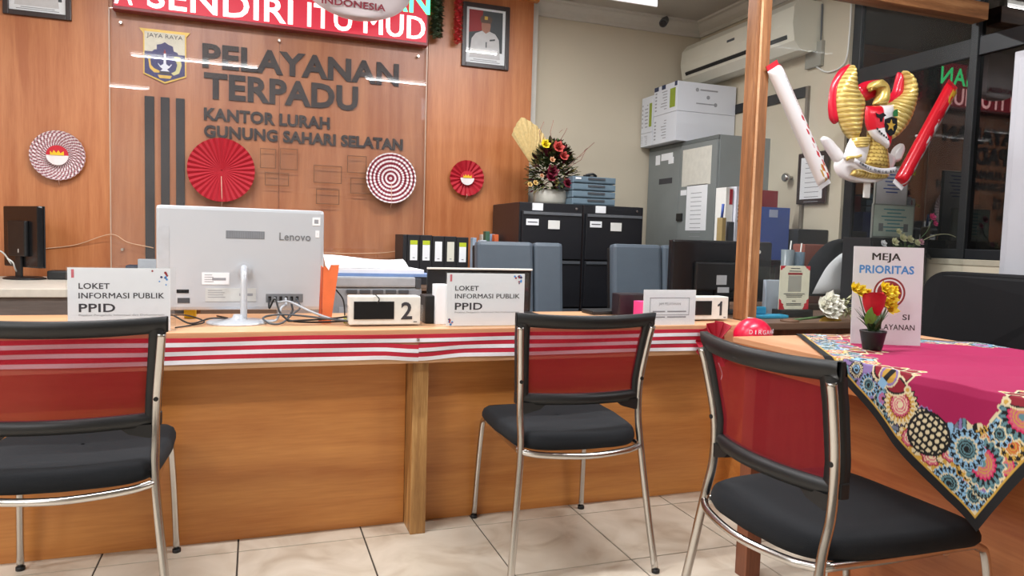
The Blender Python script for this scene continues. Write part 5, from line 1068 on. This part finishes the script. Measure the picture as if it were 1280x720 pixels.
# flowers in a vase behind the priority sign
c = at_y(1135, 305, 2.72); vx, vy = c.x-.01, 2.72; 
t = thing('flower_vase', 'vase of cream and pink artificial flowers behind the priority sign', 'flowers', (vx, vy, CT)); MB().lathe([(.022, 0), (.026, .02), (.024, .1), (.016, .2), (.020, .26), (.012, .25)], (vx, vy, CT), 18, sy=.8).build('vase', whitep, t)
fl = mat('fl_ivory', rgb(226, 226, 190), .6); mb = MB(); r = random.Random(3)
for i in range(70): leaf(mb, V(vx+r.uniform(-.06, .06), vy+.004+r.uniform(.0, .01), CT+.27+r.uniform(0, .06)), V(r.uniform(-1, 1), r.uniform(0, .1), r.uniform(-.1, .9)), .05, .014)
mb.build('foliage', green, t)['kind'] = 'stuff'
for px, py, rr, mt in ((1117, 303, .026, fl), (1127, 298, .028, fl), (1136, 300, .026, fl), (1145, 304, .022, fl), (1122, 290, .020, fl), (1150, 303, .020, mat('fl_pink_pale', rgb(226, 170, 190), .6)), (1103, 305, .022, white), (1164, 272, .024, mat('fl_magenta', rgb(220, 70, 140), .6)), (1168, 280, .018, mat('fl_magenta', rgb(220, 70, 140), .6))): blossom('blossom', at_y(px, py, 2.71), rr, mt, t, 2, 6)
for pts in (((1140, 308), (1158, 290), (1165, 275)), ((1145, 306), (1165, 295), (1185, 293), (1200, 300), (1206, 310))): MB().tube(crv([at_y(a, b, 2.715) for a, b in pts], 5), .002, 5).build('stem', green if pts[-1][0] < 1170 else mat('stem_pale', rgb(176, 176, 140), .7), t)
m2 = MB(); leaf(m2, at_y(1155, 316, 2.70), at_y(1178, 330, 2.70)-at_y(1155, 316, 2.70), .085, .022, V(0, -1, 0), .3); m2.build('dark_leaf', blackl, t)
# ------------------------------------------------------------------ things on the side counter
a = at_z(976, 394, CT); yq = 2.72; a = at_y(976, 332, yq); b = at_y(1013, 333, yq); w_ = b.x-a.x; h_ = a.z-CT-.03
t = thing('payment_stand', 'cream standing card with red corner ornaments by the partition', 'sign', ((a.x+b.x)/2, yq, CT)); cq = mat('card_cream', rgb(232, 228, 206), .5); z0 = CT+.035; z1 = a.z
MB().box((a.x, yq, z0), (b.x, yq+.004, z1), .001).build('card', cq, t); MB().box((a.x-.005, yq-.03, CT), (b.x+.005, yq+.04, z0), .004).build('base', blackp, t)
def tri(x, z, sx_, sz, mt=fanred): m2 = MB(); m2.prism([(0, 0), (sx_, 0), (sx_*.7, sz*.35), (sx_*.75, sz*.5), (sx_*.4, sz*.6), (sx_*.35, sz*.85), (0, sz)], (x, yq-.0002, z), (1, 0, 0), (0, 0, 1), .0008); fix_normals(m2.build('corner_ornament', mt, t))
tri(a.x, z0, w_*.2, h_*.24); tri(b.x, z0, -w_*.2, h_*.24); tri(a.x, z1, w_*.18, -h_*.10); tri(b.x, z1, -w_*.18, -h_*.10)
m2 = MB()
for i, (f, zf) in enumerate(((.3, .05), (.4, .11), (.7, .62), (.55, .655), (.5, .69), (.12, .78), (.5, .84), (.5, .87))): m2.box(((a.x+b.x)/2-w_*f/2, yq-.001, z1-h_*zf-.003), ((a.x+b.x)/2+w_*f/2, yq-.0002, z1-h_*zf))
m2.build('print', ink, t); m2 = MB(); m2.box(((a.x+b.x)/2-w_*.24, yq-.001, z1-h_*.2), ((a.x+b.x)/2+w_*.24, yq-.0002, z1-h_*.155)); m2.build('red_print', maroon, t)
c0 = V((a.x+b.x)/2, 0, z1-h_*.40); s = w_*.22
MB().box((c0.x-s, yq-.001, c0.z-s), (c0.x+s, yq-.0002, c0.z+s)).build('plain_grey_square', mat('square_grey', rgb(168, 166, 156), .6), t)
a = at_y(958, 334, 2.78); b = at_y(984, 334, 2.78); t = thing('brochure_holder', 'clear acrylic brochure holder beside the cream card', 'brochure holder', ((a.x+b.x)/2, 2.8, CT))
for c0, c1 in (((a.x, 2.76, CT), (b.x, 2.763, a.z-.03)), ((a.x, 2.84, CT), (b.x, 2.843, a.z)), ((a.x, 2.7635, CT), (a.x+.003, 2.8395, a.z-.03)), ((b.x-.003, 2.7635, CT), (b.x, 2.8395, a.z-.03)), ((a.x+.004, 2.764, CT), (b.x-.004, 2.839, CT+.003))): MB().box(c0, c1).build('acrylic_wall', acrylic, t)
o = MB().box((a.x+.01, 2.79, CT+.0035), (b.x-.01, 2.81, a.z-.06), .002).build('leaflets', mat('leaflet', rgb(196, 204, 220), .5)); tag(based(o), 'pale leaflets inside the clear brochure holder', 'leaflets')
a = at_z(955, 402, CT); b = at_z(1000, 403, CT); t = thing('blue_tray', 'bright blue plastic tray at the foot of the glass', 'tray', ((a.x+b.x)/2, 2.68, CT)); MB().box((a.x+.03, 2.65, CT), (b.x+.06, 2.715, CT+.016), .006).build('tray_base', cyan, t); MB().box((a.x+.03, 2.69, CT+.0165), (a.x+.12, 2.712, CT+.05), .005).build('raised_end', cyan, t)
# white artificial flowers with gold leaf
c = at_z(1036, 410, CT); t = thing('white_flower_spray', 'white artificial flower spray with golden leaf on counter', 'flowers', (c.x, 2.55, CT)); yy = 2.55
for px, py, rr in ((1028, 383, .052), (1036, 377, .052), (1038, 390, .046), (1045, 382, .042), (1032, 390, .042)): blossom('white_blossom', at_y(px, py, yy), rr, mat('petal_white', rgb(250, 248, 236), .7), t, 3, 7)
m2 = MB(); leaf(m2, at_y(1042, 400, yy-.01), at_y(1020, 404, yy-.01)-at_y(1042, 400, yy-.01), .085, .045, V(0, -1, 0), .1); leaf(m2, at_y(1038, 398, yy-.01), at_y(1058, 402, yy-.01)-at_y(1038, 398, yy-.01), .07, .03, V(0, -1, 0), .1); m2.build('gold_leaf', mat('gold_leaf', rgb(176, 142, 60), .5, .2), t)
m2 = MB(); r = random.Random(8)
for i in range(60): leaf(m2, at_y(r.uniform(1044, 1062), r.uniform(372, 398), yy+.01), V(r.uniform(-1, 1), r.uniform(-.6, .2), r.uniform(-.3, 1)), .03, .010)
m2.build('filler_leaves', mat('filler', rgb(168, 168, 130), .7, var=.3), t)['kind'] = 'stuff'
MB().tube([at_y(1036, 395, yy), V(c.x, yy, CT+.004)], .006, 6).build('stem', green, t); MB().lathe([(.04, 0), (.04, .006), (.01, .012)], (c.x, yy, CT), 14).build('base', mat('base_brown', rgb(110, 80, 60), .6), t)
# ------------------------------------------------------------------ priority sign and potted rose on the table
ZT = TT+.006
t = thing('priority_sign', 'white acrylic sign reading MEJA PRIORITAS on the batik table', 'sign', (1.806, 1.676, ZT)); bx, by = 1.806, 1.676; w_, h_ = .205, .298
MB().box((bx-w_/2, by-.001, ZT+.002), (bx+w_/2, by+.001, ZT+h_)).build('printed_card', white, t); MB().box((bx-w_/2-.002, by-.004, ZT), (bx+w_/2+.002, by-.0014, ZT+h_)).build('acrylic_front', acrylic, t); MB().box((bx-w_/2-.002, by+.0014, ZT), (bx+w_/2+.002, by+.07, ZT+.003)).build('acrylic_foot', acrylic, t)
yy = by-.0011; X = lambda f: bx-w_/2+w_*f; Z = lambda f: ZT+h_*(1-f)
m2 = MB(); text(m2, 'MEJA', X(.47), yy, Z(.135), w_*.40, h_*.072, .034, .0002, 'c'); text(m2, 'SI', X(.83), yy, Z(.735), w_*.10, h_*.055, .008, .0002, 'r'); text(m2, 'PELAYANAN', X(.91), yy, Z(.84), w_*.60, h_*.055, .008, .0002, 'r'); m2.build('lettering', mat('ink_black', rgb(30, 28, 30), .6), t)
m2 = MB(); text(m2, 'PRIORITAS', X(.48), yy, Z(.268), w_*.78, h_*.08, .028, .0002, 'c'); m2.build('blue_lettering', inkblue, t)
for k, (rr, mt) in enumerate(((.165, maroon), (.145, white), (.128, maroon))): R = h_*rr*.95; m2 = MB(); m2.prism([(R*math.cos(2*math.pi*i/36), R*math.sin(2*math.pi*i/36)) for i in range(36)], (X(.53), yy-.0002*k, Z(.465)), (1, 0, 0), (0, 0, 1), .0002); fix_normals(m2.build('emblem_ring', mt, t))
R = h_*.08; m2 = MB(); m2.prism([(-R, -.2*R), (-.3*R, -.1*R), (-.2*R, R*.9), (.15*R, R*.5), (.3*R, R), (.35*R, -.1*R), (R, -.3*R), (.5*R, -.8*R), (-.5*R, -.8*R)], (X(.53), yy-.0007, Z(.465)), (1, 0, 0), (0, 0, 1), .0002); fix_normals(m2.build('emblem_figure', yellow, t))
t.rotation_euler = (rad(-3), 0, rad(-24))
px0, py0 = 1.70, 1.565; c = at_z(1090, 437, ZT); px0, py0 = c.x, c.y
t = thing('potted_rose', 'black pot with red rose and yellow flowers before the sign', 'potted flowers', (px0, py0, ZT))
MB().lathe([(.024, 0), (.026, .003), (.034, .045), (.036, .052), (.036, .056), (.031, .056), (.03, .045), (.001, .044)], (px0, py0, ZT), 24).build('pot', blackp, t)
def pq(px, py, dy=0): return at_y(px, py, py0+dy)
c = pq(1092, 377, -.01); rsm = mat('rose_red', rgb(190, 18, 36), .7, var=.12, scale=60); rose = MB().lathe([(.001, -.026), (.014, -.024), (.020, -.005), (.018, .018), (.006, .026), (.001, .027)], c, 16).build('rose_core', rsm, t)
for k in range(8):
    R = .0205+.0012*k; a0 = -2.2+k*1.9; sp = 2.3; P_ = []
    for i in range(9):
        q = i/8; rr = R*(.60+.46*math.sin(min(1, q*1.25)*math.pi/2)); zz_ = -.030+.058*q-.0012*k
        P_.append([V(c.x+rr*(1+(.10*max(0, q-.75)*4))*math.cos(a0+sp*(j/12-.5)), c.y+rr*(1+(.10*max(0, q-.75)*4))*math.sin(a0+sp*(j/12-.5)), c.z+zz_-(.010*q*(2*j/12-1)**4)) for j in range(13)])
    MB().grid(P_).build('rose_petal', rsm, t)
yl = mat('petal_yellow', rgb(250, 224, 60), .6)
for px, py, rr in ((1073, 364, .026), (1080, 369, .026), (1106, 366, .030), (1113, 372, .026), (1111, 385, .030), (1104, 360, .022), (1067, 361, .022), (1115, 364, .022), (1106, 378, .026)): blossom('yellow_blossom', pq(px, py, .012), rr, yl, t, 2, 5)
m2 = MB()
for a_, b_, ln, wd in (((1082, 405), (1088, 394), .05, .03), ((1086, 402), (1098, 390), .045, .03), ((1095, 400), (1080, 397), .04, .028)): leaf(m2, pq(*a_, -.02), pq(*b_, -.03)-pq(*a_, -.02), ln, wd, V(0, -1, 0), .2)
m2.build('bright_leaf', greenb, t); m2 = MB(); r = random.Random(4)
for i in range(34):
    o = V(px0+r.uniform(-.012, .012), py0+r.uniform(-.012, .012), ZT+.05); d = V(r.uniform(-.9, .7), r.uniform(-.6, .5), r.uniform(.5, 1.5)); leaf(m2, o, d, r.uniform(.05, .09), .007, V(0, 0, 1), .15)
m2.build('grass_leaf', green, t)
MB().tube([V(px0, py0, ZT+.044), c-V(0, 0, .03)], .003, 6).build('stem', green, t)
r = random.Random(14)
for i in range(5): MB().tube([V(px0+.004*i-.008, py0+.004, ZT+.044), pq((1073, 1082, 1106, 1113, 1111)[i], (366, 368, 368, 374, 387)[i], .012)], .0016, 5).build('stem', green, t)
# black office chair behind the table, light steel cupboard
o = office_chair('large black fabric office chair behind the batik table', blackl, blackf, (2.46, 1.97, 0), -90+8, .54, 1.0)
t = thing('steel_locker', 'pale grey steel locker at the right picture edge', 'locker', (3.1, 1.7, 0))
MB().box((2.918, 1.24, 0), (XR-.008, 2.16, 1.90), .004).build('body', steel_l, t)
for y0, y1 in ((1.25, 1.695), (1.705, 2.125)): d = MB().box((2.900, y0, .06), (2.9175, y1, 1.865), .003).build('door', steel_l, t); MB().box((2.892, (y1-.05) if y0 < 1.5 else (y0+.03), .9), (2.8995, (y1-.03) if y0 < 1.5 else (y0+.05), 1.02), .002).build('handle', chrome_dull, d)
# ------------------------------------------------------------------ foil balloons fixed to the glass
YE = 2.555
eg = thing('eagle_balloon', 'golden eagle emblem foil balloon with red shield on the glass', 'balloon', (at_y(1092, 228, YE).x, YE+.04, at_y(1092, 228, YE).z))
def e(zx, zy): p = at_y(1040+zx/4.2375, 60+zy/4.2375, YE); return (p.x, p.z)
GOLD, GOLDD, GOLDL, RED_, WHI = np.array(rgb(216, 188, 104)), np.array(rgb(146, 112, 46)), np.array(rgb(236, 216, 150)), rgb(206, 16, 48), rgb(236, 234, 236)
goldf = attr_mat('foil_gold', .3, .35, .3)
def ep(nm, L, R, th, dy, fn, ns=40, ntt=17, mt=None, tp=.18):
    mb, cc = pillow([e(*p) for p in L], [e(*p) for p in R], th, (0, YE+dy, 0), (1, 0, 0), (0, 0, 1), (0, -1, 0), fn, ns, ntt, taper=tp); return fix_normals(mb.build(nm, mt or foil, eg, cc))
def feath(k, sw):
    def f(x, y, s, t, d):
        q = (s*k+sw*(t-.5)**2+sw*.3*t) % 1; return (tuple(GOLDD if q < .16 else (GOLDL if .45 < q < .62 else GOLD)), .10*math.sin(q*math.pi)-.05)
    return f
plain = lambda c: (lambda x, y, s, t, d: (c, 0))
ep('white_base', [(130, 540), (62, 575), (40, 625), (72, 680), (135, 706), (200, 712)], [(315, 540), (372, 580), (360, 630), (330, 680), (270, 708), (210, 712)], .035, .036, plain(WHI))
ep('white_tuft', [(60, 620), (22, 570), (-8, 520), (-24, 478), (-12, 462)], [(110, 590), (80, 535), (52, 505), (30, 480), (-6, 462)], .022, .04, plain(WHI), 20, 11); ep('white_tuft', [(345, 600), (350, 550), (368, 520), (398, 500)], [(392, 600), (412, 560), (418, 530), (402, 500)], .022, .04, plain(WHI), 20, 11)
ep('red_wing_edge', [(132, 72), (78, 108), (36, 180), (20, 280), (26, 360), (48, 395)], [(142, 88), (140, 170), (130, 240), (110, 310), (90, 360), (60, 395)], .026, .045, plain(RED_))
ep('red_wing_edge', [(392, 116), (378, 170), (360, 225), (318, 270), (296, 300)], [(400, 118), (412, 170), (412, 240), (380, 290), (310, 310)], .026, .045, plain(RED_))
ep('wing', [(120, 84), (84, 130), (52, 190), (42, 265), (48, 345), (70, 420), (110, 480)], [(121, 88), (124, 150), (142, 222), (180, 275), (178, 340), (160, 420), (140, 492)], .048, .02, feath(17, 1.2), 110, 19, goldf)
ep('wing', [(396, 114), (404, 180), (394, 232), (340, 276), (305, 305), (300, 400), (276, 498)], [(398, 116), (430, 168), (450, 235), (446, 310), (420, 390), (365, 455), (290, 505)], .048, .02, feath(17, 1.2), 110, 19, goldf)
ep('red_crest', [(160, 225), (170, 190), (215, 168), (285, 158)], [(170, 270), (225, 270), (280, 230), (292, 168)], .02, .035, plain(RED_), 22, 11)
ep('head', [(210, 304), (228, 268), (240, 232), (232, 212), (206, 222), (186, 216), (196, 192), (225, 174)], [(290, 302), (292, 262), (290, 225), (288, 200), (280, 186), (268, 176), (252, 170), (232, 172)], .036, .0, lambda x, y, s, t, d: (tuple(GOLDD if s > .52 and t < .5 and s < .60 else GOLD), 0), 36, 13, goldf)
ep('belly', [(205, 400), (200, 470), (190, 560), (165, 630)], [(285, 400), (285, 470), (296, 560), (312, 655)], .042, .012, lambda x, y, s, t, d: (tuple(GOLDD if (math.hypot((t*7+.5*(int(s*12) % 2)) % 1-.5, (s*12) % 1-.35) > .48) else GOLD), 0), 60, 41, goldf)
ep('leg_cover', [(110, 470), (84, 530), (70, 585)], [(205, 480), (198, 550), (176, 630)], .032, .012, plain(WHI), 20, 11)
ep('thigh_feathers', [(112, 470), (104, 500), (108, 535)], [(200, 470), (196, 500), (180, 530)], .034, .004, feath(4, .3), 24, 15, goldf)
ep('beak', [(206, 203), (190, 210), (182, 230)], [(226, 224), (206, 228), (186, 238)], .014, -.012, plain(tuple(GOLDD)), 16, 9, goldf)
ep('claw', [(60, 590), (70, 575), (110, 572), (140, 560)], [(66, 600), (90, 590), (120, 588), (146, 576)], .012, -.014, plain(tuple(GOLD)), 16, 9, goldf)
ep('tail', [(110, 648), (150, 640), (210, 660), (300, 668)], [(100, 672), (160, 690), (230, 696), (296, 690)], .024, .006, feath(14, .4), 40, 11, goldf)
def shield(x, y, s, t, d):
    return (rgb(206, 16, 40) if (s < .46) == (t < .5) else WHI, 0)
sh_ = ep('shield', [(158, 312), (152, 365), (158, 418), (185, 470), (225, 508), (262, 538)], [(302, 306), (304, 350), (302, 395), (294, 440), (284, 490), (266, 538)], .030, -.022, shield, 48, 29)
def flat(nm, pts, d, mt, par=sh_): m2 = MB(); m2.prism(pts, (0, YE-d, 0), (1, 0, 0), (0, 0, 1), .002); ob = fix_normals(m2.build(nm, mt, par)); return ob
flat('centre_shield', [e(*p) for p in ((228, 386), (262, 374), (292, 382), (292, 430), (276, 465), (256, 474), (232, 450), (226, 415))], .053, blackg)
sc_ = e(258, 420); R = e(282, 420)[0]-sc_[0]; flat('star', [(sc_[0]+R*(1 if i % 2 == 0 else .42)*math.sin(math.pi*i/5), sc_[1]+R*(1 if i % 2 == 0 else .42)*math.cos(math.pi*i/5)) for i in range(10)], .0555, gold)
flat('bull_head', [e(*p) for p in ((182, 352), (200, 362), (222, 352), (238, 366), (222, 376), (216, 398), (206, 400), (204, 380), (190, 376))], .050, blackg); flat('banyan_tree', [e(*p) for p in ((276, 372), (274, 350), (284, 335), (298, 335), (299, 370))], .050, mat('tree_green', rgb(40, 110, 60), .5))
for i, (zx, zy) in enumerate(((192, 436), (203, 449), (214, 460), (226, 470), (238, 480), (248, 490))): flat('chain_link', [e(zx-4, zy-6), e(zx+4, zy-3), e(zx+4, zy+7), e(zx-4, zy+4)], .050, mat('chain_dark', rgb(40, 50, 50), .4))
bn = ep('banner', [(92, 585), (130, 610), (190, 632), (250, 640), (308, 632)], [(84, 606), (124, 640), (188, 664), (250, 672), (314, 660)], .010, -.032, plain(rgb(206, 206, 210)), 40, 9)
pth = crv([V(*e(104, 608), 0), V(*e(140, 632), 0), V(*e(190, 652), 0), V(*e(250, 660), 0), V(*e(306, 650), 0)], 8); wl = 'BHINNEKA TUNGGAL IKA'
for i, ch_ in enumerate(wl):
    if ch_ == ' ': continue
    q = pth[1+int(i*(len(pth)-3)/(len(wl)-1))]; q2 = pth[2+int(i*(len(pth)-3)/(len(wl)-1))]; d = (q2-q).normalized(); u_ = V(d.x, 0, d.y); v2 = V(-d.y, 0, d.x); m2 = MB(); text(m2, ch_, q.x, YE-.043, q.y-.006, .007, .011, 0, .0008, 'c', u=u_, v=v2); m2.build('letter', ink, bn)
# two thunder-stick balloons
def stick(pts0, pts1, hw, fn, label, dy):
    a, b = at_y(*pts0, YE), at_y(*pts1, YE); d = V(b.x-a.x, 0, b.z-a.z).normalized(); n = V(d.z, 0, -d.x); n = n if n.x < 0 else -n; t = thing('stick_balloon', label, 'balloon', ((a.x+b.x)/2, YE, b.z), group='inflated clapper sticks on the glass')
    k = 9; L = [(a.x+(b.x-a.x)*i/k+n.x*hw, a.z+(b.z-a.z)*i/k+n.z*hw) for i in range(k+1)]; R = [(a.x+(b.x-a.x)*i/k-n.x*hw, a.z+(b.z-a.z)*i/k-n.z*hw) for i in range(k+1)]
    mb, cc = pillow(L, R, hw*.85, (0, YE+dy, 0), (1, 0, 0), (0, 0, 1), (0, -1, 0), fn, 150, 33, taper=.05); fix_normals(mb.build('foil_tube', foil, t, cc))
    for p, s in ((a, -1), (b, 1)): m2 = MB(); q = V(p.x, YE+dy, p.z); m2.add([q+n*hw*.9, q-n*hw*.9, q-n*hw*.9+d*s*.022, q+n*hw*.9+d*s*.022, q+n*hw*.9+V(0, .003, 0), q-n*hw*.9+V(0, .003, 0), q-n*hw*.9+d*s*.022+V(0, .003, 0), q+n*hw*.9+d*s*.022+V(0, .003, 0)], [(0, 1, 2, 3), (7, 6, 5, 4), (0, 4, 5, 1), (1, 5, 6, 2), (2, 6, 7, 3), (3, 7, 4, 0)]); fix_normals(m2.build('sealed_end', (fanred if s < 0 else white), t))
    MB().tube([V((a.x+b.x)/2, YE+dy+hw*.4, (a.z+b.z)/2), V((a.x+b.x)/2, 2.6285, (a.z+b.z)/2)], .006, 6).build('tape_tab', white, t)
def f1(x, y, s, t, d):
    g = math.sin(s*61+t*9)+math.sin(s*37-t*23)
    if t > .86 and s < .45: return (rgb(196, 20, 40), 0)
    if s > .40 and t > .52 and g > .75-.9*(s-.4): return (rgb(196, 20, 40), 0)
    if s > .84 and g > .0 and t > .3: return (rgb(196, 150, 50), 0)
    if .08 < s < .34 and .70 < t < .76 and (s*60) % 1 < .6: return (rgb(110, 110, 116), 0)
    return (WHI, 0)
def f2(x, y, s, t, d):
    g = math.sin(s*53+t*7)+math.sin(s*31-t*19)
    if s < .17 and t > .35 and g > -.6: return (rgb(206, 160, 50), 0)
    if t > .66: return (rgb(200, 202, 206) if g < .5 else rgb(176, 20, 36), 0)
    if .35 < s < .62 and t > .48 and g > .1: return (WHI, 0)
    return (rgb(206, 14, 36), 0)
stick((973, 83), (1036, 227), .036, f1, 'white and red inflated clapper stick left of the eagle', .03)
stick((1194, 108), (1129, 228), .036, f2, 'red inflated clapper stick right of the eagle', .02)
MB().tube([V(at_y(1092, 180, YE).x, YE+.06, at_y(1092, 180, YE).z), V(at_y(1092, 180, YE).x, 2.6285, at_y(1092, 180, YE).z)], .008, 8).build('tape_tab', white, eg)
a = at_y(1082, 242, YE+.03); MB().box((a.x-.018, YE+.02, a.z-.02), (a.x+.018, YE+.03, a.z+.05), .006).build('valve_tail', whitep, eg)
